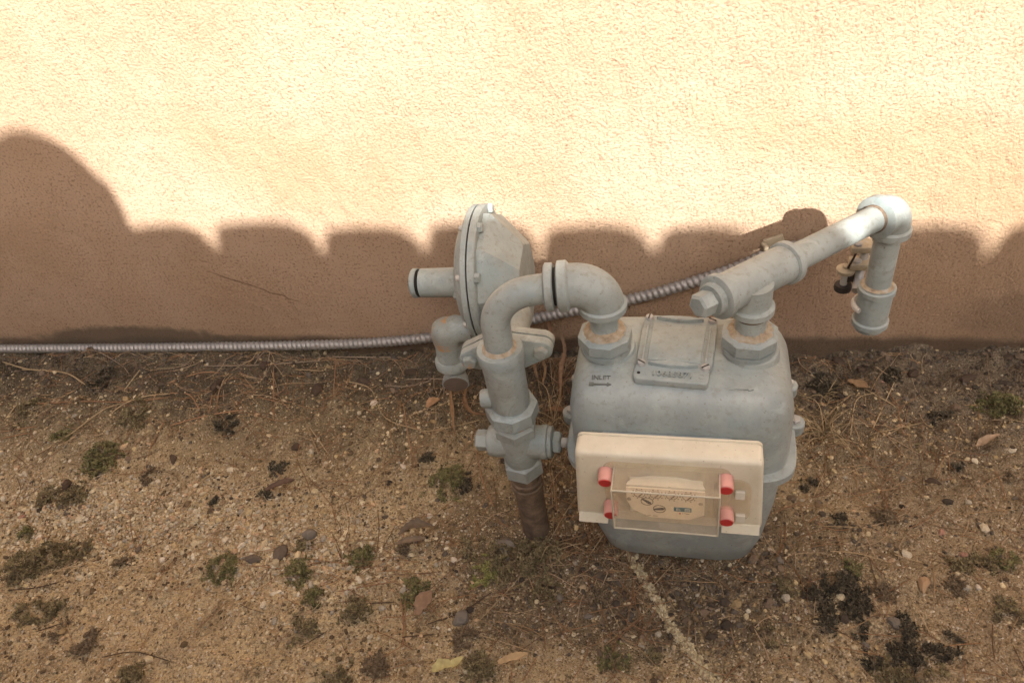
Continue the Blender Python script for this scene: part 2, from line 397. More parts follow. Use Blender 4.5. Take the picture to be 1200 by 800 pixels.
gw.part('hump_shadow_ball', lathe([(.02, -.135)]+[(.112*math.sin(a), -.118*math.cos(a)) for a in np.linspace(.25, math.pi-.03, 20)], (-.706+SX, GY, SZ+.290), (0, 0, 1), 32), 'plaster')

# ---------------------------------------------------------------- gas meter (built in its own coordinates)
gm = Thing('gas_meter', (.267, -.322, 0), 'grey cast metal gas meter with rounded shoulders and a cream index box on its front', 'gas meter', rotz=R(-2), local=True)
lower = [(.010, .066, .050), (.0135, .079, .062), (.022, .0875, .0675), (.05, .096, .0695), (.11, .104, .0715), (.1755, .1085, .0725)]
lb = gm.part('lower_case', rings([sup(a, b, z, 5.0) for z, a, b in lower]), 'meter')
hood = [(.1860, .1105, .0735), (.225, .1105, .0735), (.248, .1100, .0730), (.2620, .1075, .0705), (.2720, .1035, .0665), (.2790, .0985, .0615), (.2840, .0925, .0555), (.2868, .0850, .048), (.288, .070, .034)]
hd = gm.part('upper_case', rings([sup(a, b, z, 5.6) for z, a, b in hood]), 'meter', angle=60)
gm.part('flange', rings([sup(a, b, z, 5.4) for z, a, b in ((.1750, .117, .080), (.1762, .1185, .0815), (.1848, .1185, .0815), (.186, .117, .080))]), 'meter')
for sx in (-1, 1):
    for yy in (.058, .003):
        xx = sx*(.1190 if abs(yy) < .05 else .1165)
        ear = gm.part('flange_ear', lathe([(.0095, .1735), (.0105, .175), (.0105, .1865), (.0092, .188)], (xx, yy, 0), (0, 0, 1), 20), 'meter')
        sc_ = gm.part('screw', join(hexn(.0058, .187, .1925, (xx, yy, 0), (0, 0, 1), 6, .0008), box((xx, yy, .1927), (.0012, .009, .0008))), 'zinc', ear)
# ports on top
for sx in (-1, 1):
    gm.part('port', lathe([(.0265, .280), (.0260, .2885), (.0245, .2915), (.022, .2925)], (sx*.0695, .0005, 0), (0, 0, 1), 40), 'meter')
# badge on top
a5 = R(-4); ex, ey, ez = (math.cos(a5), math.sin(a5), 0), (-math.sin(a5), math.cos(a5), 0), (0, 0, 1); bo = (-.0035, -.003, .2868)
B = lambda x, y, z=0: (bo[0]+x*ex[0]+y*ey[0], bo[1]+x*ex[1]+y*ey[1], bo[2]+z)
outline = [(.0325, -.049), (.0345, -.046), (.0350, -.040), (.0350, -.030), (.0372, -.020), (.0378, .012), (.0376, .040), (.0366, .0470), (.0345, .0485),
           (-.0345, .0485), (-.0362, .047), (-.0368, .034), (-.0372, .012), (-.0370, -.012), (-.0358, -.028), (-.0366, -.031), (-.0368, -.044), (-.0350, -.0475), (-.0325, -.049)]
badge = gm.part('badge_plate', prism(outline, bo, ex, ey, ez, 0, .0072, .0014), 'grey')
gm.part('badge_field', prism([(-.026, -.022), (.0255, -.022), (.0275, .034), (-.0265, .034)], bo, ex, ey, ez, .006, .0086, .0008), 'grey', badge)
for yy, s_ in ((.0415, 1), (-.0275, -1)):
    rib = [(-.024+.048*k/10, yy+(.0030*math.sin(math.pi*k/10)+.0004)) for k in range(10, -1, -1)]+[(-.024+.048*k/10, yy-(.0030*math.sin(math.pi*k/10)+.0004)) for k in range(11)]
    gm.part('rib', prism(rib[::-1], bo, ex, ey, ez, .006, .0112, .0010), 'grey', badge)
for sx in (-1, 1):
    gm.part('rib', prism([(sx*.0300-.0009, -.024), (sx*.0300+.0009, -.024), (sx*.0315+.0009, .034), (sx*.0315-.0009, .034)], bo, ex, ey, ez, .006, .0095), 'grey', badge)
for x, y, a in ((-.0315, .0425, 80), (.0325, .0425, -30), (-.0305, -.0275, -35), (.0305, -.0275, 35)):
    s1 = gm.part('screw', lathe([(.0044, .006), (.0044, .0088), (.0036, .0102), (.001, .0106)], B(x, y), (0, 0, 1), 16), 'zinc', badge)
    ca, sa = math.cos(R(a)), math.sin(R(a))
    gm.part('slot', box(B(x, y, .0105), (.0078, .0013, .0008), 0, ((ca, -sa, 0), (sa, ca, 0), (0, 0, 1))), 'dark', s1)
gm.part('rivet_hole', lathe([(.0017, .0066), (.0017, .0075)], B(-.0315, -.0405), (0, 0, 1), 12), 'gap', badge)
def text(s, size, o, ex, ey, ez, mat, parent, name='lettering', ext=.0005, align='CENTER', sx=1.0):
    cu = bpy.data.curves.new('lettering', 'FONT'); cu.body = s; cu.size = size; cu.extrude = ext; cu.align_x = align; cu.align_y = 'CENTER'; cu.resolution_u = 3
    to = bpy.data.objects.new('lettering', cu); C.objects.link(to)
    dg = bpy.context.evaluated_depsgraph_get(); dg.update()
    me = bpy.data.meshes.new_from_object(to.evaluated_get(dg)); bpy.data.objects.remove(to)
    ex, ey, ez = (np.array(k, float) for k in (ex, ey, ez))
    for v in me.vertices:
        v.co = Vector(np.array(o)+v.co.x*sx*ex+v.co.y*ey+v.co.z*ez)
    me.materials.clear(); me.materials.append(M[mat]); return link(name, me, parent)
text('\\', .010, B(-.0245, -.0405, .0072), ex, ey, ez, 'grey', badge)
text('10685871', .0098, B(.0005, -.0405, .0078), ex, ey, ez, 'grey', badge, ext=.0014, sx=1.02)
text('C', .0085, B(.0275, -.0400, .0072), ex, ey, ez, 'grey', badge)
# raised INLET mark with its arrow on the shoulder, and an arrow on the outlet side
e1, e3 = np.array((1, 0, 0.)), np.array((0, -.25, .968)); e2 = np.cross(e3, e1)
P0 = np.array((-.0745, -.0430, .2868))
text('INLET', .0072, P0, e1, e2, e3, 'grime', hd, ext=.0006)
arrow = lambda s: [(-.011, -.0016), (-.0065, -.0016), (-.0065, -.0005), (.0065, -.0005), (.0065, -.0020), (.011, 0), (.0065, .0020), (.0065, .0005), (-.0065, .0005), (-.0065, .0016), (-.011, .0016)]
for x0, mt in ((-.0745, 'grime'), (.0580, 'meter')):
    p = np.array((x0, -.0505, .2853 if x0 < 0 else .2856)); pl = arrow(1)
    Vt = [p+a*e1+b*e2+t*e3 for t in (-.001, .0010) for a, b in pl]; k = len(pl)
    gm.part('arrow_mark', (np.array(Vt), [tuple(range(k-1, -1, -1)), tuple(range(k, 2*k))]+[(i, (i+1) % k, k+(i+1) % k, k+i) for i in range(k)]), mt, hd)
# cream index box on the front
ib = []
for t, y in ((0, -.070), (0, -.084), (.0005, -.0845)):
    pass
def bez(w_t, w_b, z0, z1, y, r=.006, cx=-.0085, n=5):
    out = []
    for sx, sz, a0 in ((1, 1, 0), (-1, 1, 90), (-1, -1, 180), (1, -1, 270)):
        for k in range(n+1):
            a = R(a0+90*k/n); w = w_t if sz > 0 else w_b
            out.append((cx+sx*(w-r)+r*math.cos(a), y, (z1 if sz > 0 else z0)-sz*r+r*math.sin(a)))
    return np.array(out)[::-1]
index = gm.part('index_box', rings([bez(.0845, .0900, .156, .2565, -.0885), bez(.0862, .0912, .153, .2580, -.0890), bez(.0862, .0912, .153, .2580, -.0915), bez(.0850, .0900, .1545, .2566, -.0920), bez(.0850, .0900, .1545, .2566, -.0932), bez(.0862, .0912, .1532, .2578, -.0938),
        bez(.0862, .0912, .1532, .2578, -.1090), bez(.0853, .0903, .1542, .2568, -.1125), bez(.0838, .0888, .1558, .2550, -.1143), bez(.0815, .0865, .1580, .2526, -.1150)]), 'cream', angle=50)
for x0, L_ in ((-.0970, .0295), (.0445, .0355)):
    gm.part('lower_lip', prism([(-.1150, .1545), (-.1205, .1545), (-.1215, .1560), (-.1160, .1640), (-.1150, .1640)], (x0, 0, 0), (0, 1, 0), (0, 0, 1), (1, 0, 0), 0, L_), 'cream', index)
gm.part('mounting_block', box((-.011, -.081, .205), (.125, .024, .075), .004), 'meter')
# lower skirt step seen under the face
XI, YI, ZI = (1, 0, 0), (0, 0, 1), (0, -1, 0)
def shell(x0, x1, z0, z1, yb, yf, th=.0016):
    outer = lambda y, i: np.array([(x0+i, y, z0+i), (x1-i, y, z0+i), (x1-i, y, z1-i), (x0+i, y, z1-i)])
    return rings([outer(yb, th), outer(yb, 0), outer(yf+.001, 0), outer(yf, .001), outer(yf, .0012)][1:], False, True)
cover = gm.part('clear_cover', shell(-.0575, .0395, .1815, .2400, -.1152, -.1430), 'clear', index)
rim_ = []
for (a, b) in (((-.0575, .2400), (.0395, .2400)), ((.0395, .2400), (.0395, .1815)), ((.0395, .1815), (-.0575, .1815)), ((-.0575, .1815), (-.0575, .2400))):
    rim_.append(tube([(a[0], -.1432, a[1]), (b[0], -.1432, b[1])], .0009, 8))
for x, z in ((-.0575, .24), (.0395, .24), (.0395, .1815), (-.0575, .1815)): rim_.append(tube([(x, -.1152, z), (x, -.1432, z)], .0007, 8))
gm.part('cover_edge', join(*rim_), 'milky', cover)
gm.part('cover_flange', prism(rrect(.118, .075, .010, 5, -.009, .2105), (0, -.1150, 0), XI, YI, ZI, .0004, .0016), 'clear', index)
gm.part('cover_wing', prism(rrect(.034, .062, .013, 6, .0520, .2040), (0, -.1150, 0), XI, YI, ZI, .0020, .0044), 'clear', index)
# dial card
card = [(-.0455, .2085), (-.0395, .1945), (-.0235, .1845), (.0130, .1845), (.0270, .1935), (.0272, .2290), (-.0455, .2290)]
dial = gm.part('dial_card', prism(card, (0, -.1285, 0), XI, YI, ZI, 0, .0012), 'dial', index)
gm.part('index_hood', prism([(-.0455, 0), (-.0440, .004), (-.036, .0095), (-.020, .0125), (.001, .0125), (.018, .0095), (.0255, .004), (.0272, 0)][::-1], (0, -.1285, .2302), XI, (0, 1, 0), (0, 0, 1), 0, .0015), 'cream', index)
gm.part('index_body', box((-.009, -.1215, .2085), (.068, .012, .040), .001), 'cream', index)
def ring_(cx, cz, r, w, y=-.1298, a0=0, a1=360, n=24):
    th = np.radians(np.linspace(a0, a1, n)); i_ = [(cx+(r-w)*math.cos(a), y, cz+(r-w)*math.sin(a)) for a in th]; o_ = [(cx+r*math.cos(a), y, cz+r*math.sin(a)) for a in th]
    V = np.array(i_+o_+[(a, y-.0003, b) for a, _, b in i_]+[(a, y-.0003, b) for a, _, b in o_]); k = n; F = []
    for j in range(n-1): F += [(2*k+j, 2*k+j+1, 3*k+j+1, 3*k+j), (k+j, 3*k+j, 3*k+j+1, k+j+1), (j, j+1, 2*k+j+1, 2*k+j)]
    return V, F
for x in (-.033, -.018, -.003, .012):
    d1 = gm.part('dial', ring_(x, .2205, .0055, .0007), 'brownink', dial)
    gm.part('pointer', box((x+.001, -.1301, .2190), (.0012, .0004, .006), 0, ((.8, 0, .6), (0, 1, 0), (-.6, 0, .8))), 'brownink', d1)
    for k in range(10):
        a = R(36*k); gm.part('tick', box((x+.0072*math.cos(a), -.1299, .2205+.0072*math.sin(a)), (.0012, .0003, .0012)), 'brownink', d1)
for x, z, a in ((-.0262, .2095, -40), (-.0148, .1990, 12)):
    d1 = gm.part('dial', ring_(x, z, .0060, .0007), 'ink', dial)
    gm.part('pointer', prism([(-.0055, -.0008), (.003, -.0018), (.0055, 0), (.003, .0018), (-.0055, .0008)], (x, -.1298, z), (math.cos(R(a)), 0, math.sin(R(a))), (-math.sin(R(a)), 0, math.cos(R(a))), ZI, 0, .0006), 'ink', d1)
lab = gm.part('maker_label', prism(rrect(.0165, .0062, .0005, 2, .0070, .2005), (0, -.1298, 0), XI, YI, ZI, 0, .0003), 'teal', dial)
text('EL', .0052, (.0030, -.1303, .2005), XI, YI, ZI, 'white', lab, ext=.0001, sx=.9)
gm.part('label_field', prism(rrect(.0052, .0040, .0004, 2, .0115, .2005), (0, -.1301, 0), XI, YI, ZI, 0, .0003), 'white', lab)
for k in range(3): gm.part('print_line', box((.0115, -.1305, .1992+.0013*k), (.0042, .0002, .0004)), 'teal', lab)
gm.part('red_mark', lathe([(.0009, 0), (.0009, .0004)], (.0045, -.1298, .1943), (0, -1, 0), 10), 'red', dial)
text('2 Feet', .0028, (.0100, -.1298, .1943), XI, YI, ZI, 'brownink', dial, ext=.0001)
text('12 AM  0084', .0026, (-.0230, -.1298, .1872), XI, YI, ZI, 'brownink', dial, ext=.0001)
for x, z in ((-.0430, .2120), (.0235, .2120)): gm.part('card_screw', lathe([(.0022, 0), (.0022, .0008), (.0012, .0014)], (x, -.1298, z), (0, -1, 0), 12), 'brass', dial)
for x, z in ((-.0655, .2340), (.0450, .2350), (-.0630, .1830), (.0475, .1860)):
    pl = gm.part('seal_plug', lathe([(.0070, 0), (.0070, .0125), (.0065, .0138), (.0055, .0142)], (x, -.1152, z), (.03, -1, -.12), 24), 'pink', index)
    gm.part('plug_face', lathe([(.0061, .0141), (.0060, .0148), (.0040, .0146), (.001, .0145)], (x, -.1152, z), (.03, -1, -.12), 20), 'red', pl)
for x, z in ((.0590, .2150), (.0610, .1790)):
    gm.part('white_tab', prism(rrect(.0085, .0100, .0008, 2, x, z), (0, -.1150, 0), XI, YI, ZI, .0022, .0056), 'white', index)

# ---------------------------------------------------------------- service riser: buried pipe, stop cock, union and barrel
RX, RY = .0870, -.340; UP = (0, 0, 1)
rz = Thing('service_riser', (RX, RY, 0), 'rusty gas riser pipe with grey stop valve rising from the soil', 'gas pipe')
rz.part('pipe', lathe([(.0172, -.06), (.0172, .082), (.0170, .112)], (RX, RY, 0), UP, 32), 'rust')
rz.part('pipe_collar', lathe([(.0172, .078), (.0196, .0805), (.0196, .0870), (.0180, .0885), (.0190, .0915), (.0190, .0955), (.0172, .0975)], (RX, RY, 0), UP, 32), 'rust')
rz.part('hex_nut', hexn(.0245, .110, .134, (RX, RY, 0), UP, 6, .003, .3), 'grey')
vb = rz.part('valve_body', join(lathe([(.019, .130), (.021, .140), (.0225, .150), (.0225, .170), (.021, .180), (.019, .186)], (RX, RY, 0), UP, 32),
             lathe([(.012, -.036), (.0175, -.034), (.0190, -.028), (.0190, .026), (.0200, .028), (.0200, .034), (.016, .036)], (RX, RY, .162), (1, 0, 0), 32)), 'grey', angle=40)
rz.part('square_plug', hexn(.0125, .034, .050, (RX, RY, .162), (-1, 0, 0), 6, .002, .2), 'grey', vb)
rz.part('washer', lathe([(.0185, .0355), (.0185, .0395), (.0165, .0405)], (RX, RY, .162), (1, 0, 0), 28), 'grey', vb)
st_ = rz.part('stem_nut', hexn(.0135, .040, .050, (RX, RY, .162), (1, 0, 0), 6, .002, .1), 'grey', vb)
rz.part('stem', lathe([(.0058, .048), (.0058, .0555), (.0040, .058)], (RX, RY, .162), (1, 0, 0), 16), 'zinc', st_)
rz.part('hex_nut', hexn(.0250, .178, .1955, (RX, RY, 0), UP, 6, .003, .1), 'grey')
rz.part('thread', lathe([(.0185, .1945), (.0185, .206)], (RX, RY, 0), UP, 28), 'grey_rusty')
rz.part('union_nut', hexn(.0295, .2045, .2255, (RX, RY, 0), UP, 8, .003, .2), 'grey')
br = rz.part('barrel', lathe([(.0205, .224), (.0215, .228), (.0222, .288), (.0222, .2895), (.0240, .2915), (.0246, .304), (.0236, .3065), (.018, .307)], (RX, RY, 0), UP, 40), 'grey')
rz.part('side_plug', lathe([(.0105, .016), (.0105, .029), (.0090, .0315), (.002, .032)], (RX, RY, .235), (-1, -.12, 0), 20), 'grey', br)

# ---------------------------------------------------------------- pressure regulator
ya = R(0.5); AX = np.array((math.cos(ya), math.sin(ya), 0.)); DC = V3(.031, -.165, .272)
rg = Thing('gas_regulator', (DC[0], DC[1], 0), 'grey round gas pressure regulator standing on edge against the stucco wall', 'regulator')
fl = rg.part('diaphragm_flange', lathe([(.077, -.0090), (.0840, -.0085), (.0855, -.0070), (.0855, -.0010)], DC, AX, 72), 'grey')
rg.part('flange_seam', lathe([(.0830, -.0012), (.0830, .0012)], DC, AX, 72), 'gap', fl)
rg.part('casing_flange', lathe([(.0855, .0010), (.0855, .0075), (.0840, .0092), (.077, .0100)], DC, AX, 72), 'grey')
rg.part('spring_cover', lathe([(.077, -.0080), (.073, -.014), (.062, -.021), (.044, -.026), (.026, -.029)], DC, AX, 60), 'grey')
t_ = np.linspace(0, 2*math.pi, 8, endpoint=False)+.60
rg.part('body_casing', rings([DC + AX*x + V3(0, 0, dz) + r*(np.cos(t_)[:, None]*V3(0, 1, 0) + np.sin(t_)[:, None]*V3(0, 0, 1)) for x, r, dz in
        ((.009, .079, 0), (.017, .0785, 0), (.020, .0770, -.001), (.037, .0660, -.010), (.0510, .0570, -.018), (.0530, .0545, -.019))]), 'grey', angle=22)
bl = DC + V3(0, 0, -.012)
sp = rg.part('spring_barrel', lathe([(.0195, .018), (.0190, .030), (.0186, .084)], bl, -AX, 36), 'grey')
rg.part('seal_ring', lathe([(.0176, .086), (.0176, .0885)], bl, -AX, 36), 'gap', sp)
rg.part('barrel_cap', lathe([(.0186, .0885), (.0190, .090), (.0190, .0945), (.0165, .0965), (.004, .097)], bl, -AX, 36), 'grey', sp)
rg.part('barrel_lug', lathe([(.0055, .026), (.0055, .036), (.004, .0375)], bl+V3(0, -.020, -.006), -AX, 14), 'grey', sp)
for k in range(8):
    a = R(45*k+12); p = DC+.0795*(math.cos(a)*V3(0, 0, 1)+math.sin(a)*np.cross(AX, V3(0, 0, 1)))
    bt = rg.part('bolt', hexn(.0062, .0085, .0150, p, AX, 6, .001, .4), 'grey', fl)
    rg.part('bolt_end', lathe([(.0036, .007), (.0036, .0125), (.0028, .0135)], p, -AX, 10), 'zinc', bt)
# vent elbow with screened mouth
vp = V3(-.022, -.203, .0)
ve = rg.part('vent_elbow', join(tube(fillet([(.012, -.200, .213), (-.020, -.203, .213), (-.022, -.206, .155)], .018, 8), [.0175]*2+[.0195]*8+[.0205]*1, 28)), 'grey', angle=50)
rg.part('vent_crown', lathe([(.019, -.026), (.0205, -.014), (.0200, 0), (.0172, .0075), (.0110, .0125), (.003, .0145)], (-.021, -.204, .2145), UP, 28), 'grey_rusty', ve)
rg.part('vent_bead', lathe([(.020, -.004), (.0228, -.001), (.0228, .007), (.020, .011)], (-.0225, -.2065, .160), UP, 30), 'grey', ve)
vd = np.array((.15, -.93, -.24))
vc_ = rg.part('vent_cup', join(lathe([(.0135, -.006), (.0165, .000), (.0182, .010), (.0165, .0108)], (-.0235, -.208, .1335), vd, 30), lathe([(.0135, 0), (.0135, .030)], (-.0225, -.206, .1300), UP, 24)), 'grey', ve)
rg.part('vent_screen', lathe([(.0162, .0100), (.0162, .0116), (.010, .0120), (.002, .0121)], (-.0235, -.208, .1335), vd, 28), 'mesh', vc_)
# oval two-bolt flange between regulator and barrel
def oval(rx_, rr, rc): 
    out = []
    for a in np.linspace(-60, 60, 9): out.append((rx_+rr*math.cos(R(a)), rr*math.sin(R(a))))
    for a in np.linspace(65, 115, 7): out.append((rc*math.cos(R(a))*1.0, rc*math.sin(R(a))))
    for a in np.linspace(120, 240, 9): out.append((-rx_+rr*math.cos(R(a)), rr*math.sin(R(a))))
    for a in np.linspace(245, 295, 7): out.append((rc*math.cos(R(a)), rc*math.sin(R(a))))
    return out
tl = R(-10); fx, fz = V3(math.cos(tl), 0, -math.sin(tl)), V3(math.sin(tl), 0, math.cos(tl)); FO = V3(RX-.005, -.300, .268)
of = rg.part('oval_flange', prism(oval(.041, .0125, .026), FO, fx, fz, (0, -1, 0), .001, .011, .0015), 'grey')
rg.part('oval_flange', prism(oval(.041, .0130, .0262), FO, fx, fz, (0, 1, 0), .001, .011, .0015), 'grey')
for sx in (-1, 1):
    rg.part('bolt', hexn(.0085, .010, .0175, FO+fx*sx*.041, (0, -1, 0), 6, .0015, .3), 'grey_rusty', of)
rg.part('neck', join(lathe([(.0195, -.062), (.0205, -.030), (.0230, -.008), (.0230, .003)], FO+V3(0, 0, 0), (.0, -1, 0), 32), lathe([(.022, 0), (.022, .06)], FO+V3(0, .055, 0), (-.6, .8, 0), 28)), 'grey', angle=45)
rg.part('saddle', lathe([(.0185, -.030), (.0200, .006)], FO+V3(.004, -.018, 0), (0, -1, 0), 28), 'grey')

# ---------------------------------------------------------------- inlet loop: barrel -> bend -> union -> elbow -> meter swivel
NLx, NLy = .1935, -.3225
inl = Thing('inlet_pipe', (RX, RY, .30), 'grey bent inlet pipe looping from the regulator barrel over to the meter', 'gas pipe')
PR = .0150; ZT = .3735
inl.part('pipe', tube(fillet([(RX, RY, .296), (RX+.001, RY+.002, ZT-.002), (.153, -.327, ZT)], .040, 16), PR, 32), 'grey', angle=60)
inl.part('weld_ring', lathe([(.0185, .3065), (.0168, .3085), (.0152, .3105)], (RX, RY, 0), UP, 32), 'dope')
D1 = V3(.05, .004, 0); D1 /= np.linalg.norm(D1)
inl.part('union_ring', lathe([(.0210, 0), (.0235, .0015), (.0235, .0075), (.0220, .009)], (.1400, -.3275, ZT), D1, 32), 'grey')
inl.part('thread', lathe([(.0185, .0085), (.0185, .0145)], (.1400, -.3275, ZT), D1, 28), 'gap')
EC = V3(NLx, NLy, ZT)
el = inl.part('elbow', tube(fillet([(.1535, -.3266, ZT), EC, (NLx, NLy, .3440)], .0265, 14), .0215, 36), 'grey', angle=60)
inl.part('elbow_bead', lathe([(.0215, -.001), (.0250, .0005), (.0250, .0085), (.0218, .011)], (.1530, -.3266, ZT), D1, 36), 'grey', el)
inl.part('elbow_bead', lathe([(.0215, -.001), (.0238, .0005), (.0238, .0065), (.0216, .0085)], (NLx, NLy, .3430), UP, 36), 'grey', el)
inl.part('nipple', lathe([(.0142, .300), (.0142, .346)], (NLx, NLy, 0), UP, 30), 'grey')
def swivel(t, x, y):
    t.part('swivel_nut', join(hexn(.0275, .2970, .3145, (x, y, 0), UP, 8, .003, .25), lathe([(.0245, .2905), (.0258, .2920), (.0258, .2975)], (x, y, 0), UP, 36)), 'grey')
    prof = [(.0215, .3140), (.0200, .3154), (.0175, .3162), (.0155, .3172), (.0142, .3205)]
    v, f = lathe(prof, (x, y, 0), UP, 48); v = v+RNG.normal(0, .0005, v.shape); t.part('thread_sealant', (v, f), 'dope', angle=80)
swivel(inl, NLx, NLy)

# ---------------------------------------------------------------- outlet: swivel -> tee with plug -> run -> elbow -> drop with coupling
NRx, NRy = .3330, -.3225; ZR = .3640
outp = Thing('outlet_pipe', (NRx, NRy, .29), 'grey outlet pipe from plugged tee up to elbow and short capped drop', 'gas pipe')
swivel(outp, NRx, NRy)
outp.part('nipple', lathe([(.0148, .300), (.0148, .346)], (NRx, NRy, 0), UP, 30), 'grey')
PO = .0137
TC = V3(NRx, NRy+.014, ZR); EL = V3(.4860, -.1665, .3460); D2 = EL-TC; LR = np.linalg.norm(D2); D2 /= LR
tee = outp.part('tee', join(lathe([(.0186, -.044), (.0186, .050)], TC, D2, 36), lathe([(.0182, -.0275), (.0186, .004)], TC+V3(-.0005, -.010, 0), UP, 32)), 'grey', angle=40)
for t0 in (-.048, .041): outp.part('tee_bead', lathe([(.0186, t0), (.0214, t0+.0015), (.0214, t0+.0080), (.0186, t0+.0100)], TC, D2, 36), 'grey', tee)
outp.part('tee_bead', lathe([(.0182, .3365), (.0208, .3375), (.0208, .3435), (.0184, .3450)], (NRx, NRy+.002, 0), UP, 36), 'grey', tee)
pg = outp.part('plug', lathe([(.0158, .046), (.0158, .0525), (.0145, .0540)], TC, -D2, 30), 'grey', tee)
outp.part('plug_head', hexn(.0118, .0535, .0705, TC, -D2, 6, .002, .35), 'grey', pg)
outp.part('pipe', tube([TC+D2*.03, TC+D2*(LR-.012)], PO, 32), 'grey')
DZ = V3(.004, -.001, -1.0); DZ /= np.linalg.norm(DZ)
el2 = outp.part('elbow', tube(fillet([EL-D2*.027, EL, EL+DZ*.030], .0205, 14), .0192, 36), 'grey', angle=60)
outp.part('elbow_bead', lathe([(.0186, -.032), (.0225, -.0305), (.0225, -.022), (.0196, -.0195)], EL, D2, 36), 'grey', el2)
outp.part('elbow_bead', lathe([(.0194, .0205), (.0215, .0225), (.0215, .0295), (.0188, .0310)], EL, DZ, 36), 'grey', el2)
outp.part('drop_pipe', tube([EL+DZ*.025, EL+DZ*.118], PO, 32), 'grey')
cp = outp.part('coupling', lathe([(.0140, .1000), (.0190, .1005), (.0202, .1020), (.0202, .1080), (.0185, .1095), (.0182, .1470), (.0202, .1490), (.0202, .1550), (.0188, .1565)], EL, DZ, 36), 'grey')
outp.part('thread_sealant', lathe([(.0178, .0990), (.0158, .0980), (.0140, .0965)], EL, DZ, 32), 'dope', cp)
outp.part('cap', lathe([(.0165, .1560), (.0160, .1620), (.0135, .1640), (.004, .1645)], EL, DZ, 32), 'grey_rusty', cp)

for p, d, t0, r in ((TC, D2, .0505, PO), (EL, D2, -.0345, PO), (EL, DZ, .0305, PO), (V3(NRx, NRy, 0), V3(0, 0, 1), .3335, .0148)):
    outp.part('thread', lathe([(r+.0002, t0-.001), (r+.0010, t0), (r+.0010, t0+.0025), (r+.0002, t0+.0040)], p, d, 30), 'rust')
inl.part('thread', lathe([(.0144, .3405), (.0152, .3415), (.0152, .3435), (.0144, .3440)], (NLx, NLy, 0), UP, 30), 'rust')

# ---------------------------------------------------------------- flexible conduit along the foot of the wall
cpts = [(-1.75, -.014, .006), (-1.35, -.013, .008), (-1.0065, -.014, .0075), (-.63, -.015, .0125), (-.2935, -.014, .0195), (-.1374, -.0135, .0333), (-.018, -.013, .0548), (.0812, -.0125, .0803), (.2123, -.0125, .1117), (.3321, -.0125, .1555), (.382, -.0125, .1805), (.425, -.014, .197), (.462, -.024, .205)]
dense = np.array(spline(cpts, 40)); seg = np.linalg.norm(np.diff(dense, axis=0), axis=1); s_ = np.concatenate([[0], np.cumsum(seg)])
pitch = .0088; ns = int(s_[-1]/pitch*7); ss = np.linspace(0, s_[-1], ns)
Pc = np.stack([np.interp(ss, s_, dense[:, i]) for i in range(3)], 1)
T = np.gradient(Pc, axis=0); T /= np.linalg.norm(T, axis=1)[:, None]
th = np.linspace(0, 2*math.pi, 16, endpoint=False); u = np.cross(V3(0, 0, 1), T); u /= np.linalg.norm(u, axis=1)[:, None]; v = np.cross(T, u)
ph = (ss[:, None]/pitch - th[None]/(2*math.pi)) % 1.0
rr = .0070 + .0019*np.clip(np.sin(math.pi*np.clip(ph/.72, 0, 1)), 0, 1)**.6
Vc = Pc[:, None]+rr[..., None]*(np.cos(th)[None, :, None]*u[:, None]+np.sin(th)[None, :, None]*v[:, None])
i0 = np.arange(ns-1)[:, None]*16+np.arange(16)[None]; i1 = np.arange(ns-1)[:, None]*16+(np.arange(16)[None]+1) % 16
Fc = np.stack([i0, i1, i1+16, i0+16], -1).reshape(-1, 4)
co = link('flexible_conduit', bigmesh('flexible_conduit', Vc.reshape(-1, 3), Fc, 'conduit', smooth=True))
co['label'] = 'ribbed galvanised flexible conduit lying along the foot of the wall and climbing behind the meter'; co['category'] = 'conduit'
cs = Thing('conduit_strap', (.388, -.002, .19), 'small tan strap holding the ribbed conduit to the wall', 'strap')
cs.part('strap_band', tube([(.381, -.001, .1935), (.3835, -.010, .1945), (.386, -.0215, .187), (.390, -.0205, .1785), (.391, -.010, .172)], .0035, 8), 'brass')
cs.part('strap_tab', box((.394, -.003, .200), (.026, .005, .010), .001, ((.94, 0, -.34), (0, 1, 0), (.34, 0, .94))), 'brass')

# ---------------------------------------------------------------- earth clamp behind the drop pipe
ec = Thing('earth_clamp', (.478, -.118, .20), 'small two-tier screw clamp strapped behind the capped drop pipe', 'clamp')
K = V3(.4815, -.104, 0)
ec.part('strap', tube([EL+DZ*.128+.0210*V3(math.cos(a), math.sin(a), 0) for a in np.linspace(R(30), R(215), 18)], .0032, 8), 'zinc')
ec.part('post', tube([(.474, -.134, .213), (.479, -.118, .218), (.482, -.108, .232), (.484, -.106, .266)], .0052, 10), 'zinc')
for z, x in ((.262, .4775), (.2375, .4800)):
    pl = ec.part('plate', box((x, -.1120, z), (.0270, .020, .0085), .0015), 'brass')
    ec.part('screw', lathe([(.0050, .004), (.0050, .0070), (.0035, .0080)], (x-.006, -.1150, z), UP, 12), 'zinc', pl)
ec.part('washer', lathe([(.0100, -.002), (.0108, 0), (.0108, .003), (.0090, .0045), (.0045, .005), (.004, .008)], (.4640, -.1120, .2270), UP, 20), 'brass')
ec.part('bolt', lathe([(.0042, 0), (.0042, .024)], (.4645, -.1110, .2035), UP, 10), 'zinc')
ec.part('foot_washer', lathe([(.0100, -.004), (.0105, 0), (.0095, .004)], (.4645, -.1110, .2020), UP, 18), 'dark')
ec.part('arm', box((.474, -.109, .2150), (.024, .010, .009), .001), 'dark')
ec.part('wire', tube(spline([(.4715, -.1180, .2690), (.4690, -.1210, .2560), (.4660, -.1190, .2420), (.4650, -.1150, .2330)], 6), .0013, 6), 'dark')
ec.part('wire', tube(spline([(.4900, -.1080, .2650), (.4980, -.0850, .2760), (.4920, -.0450, .2500), (.4700, -.0200, .2120)], 6), .0020, 8), 'dark')

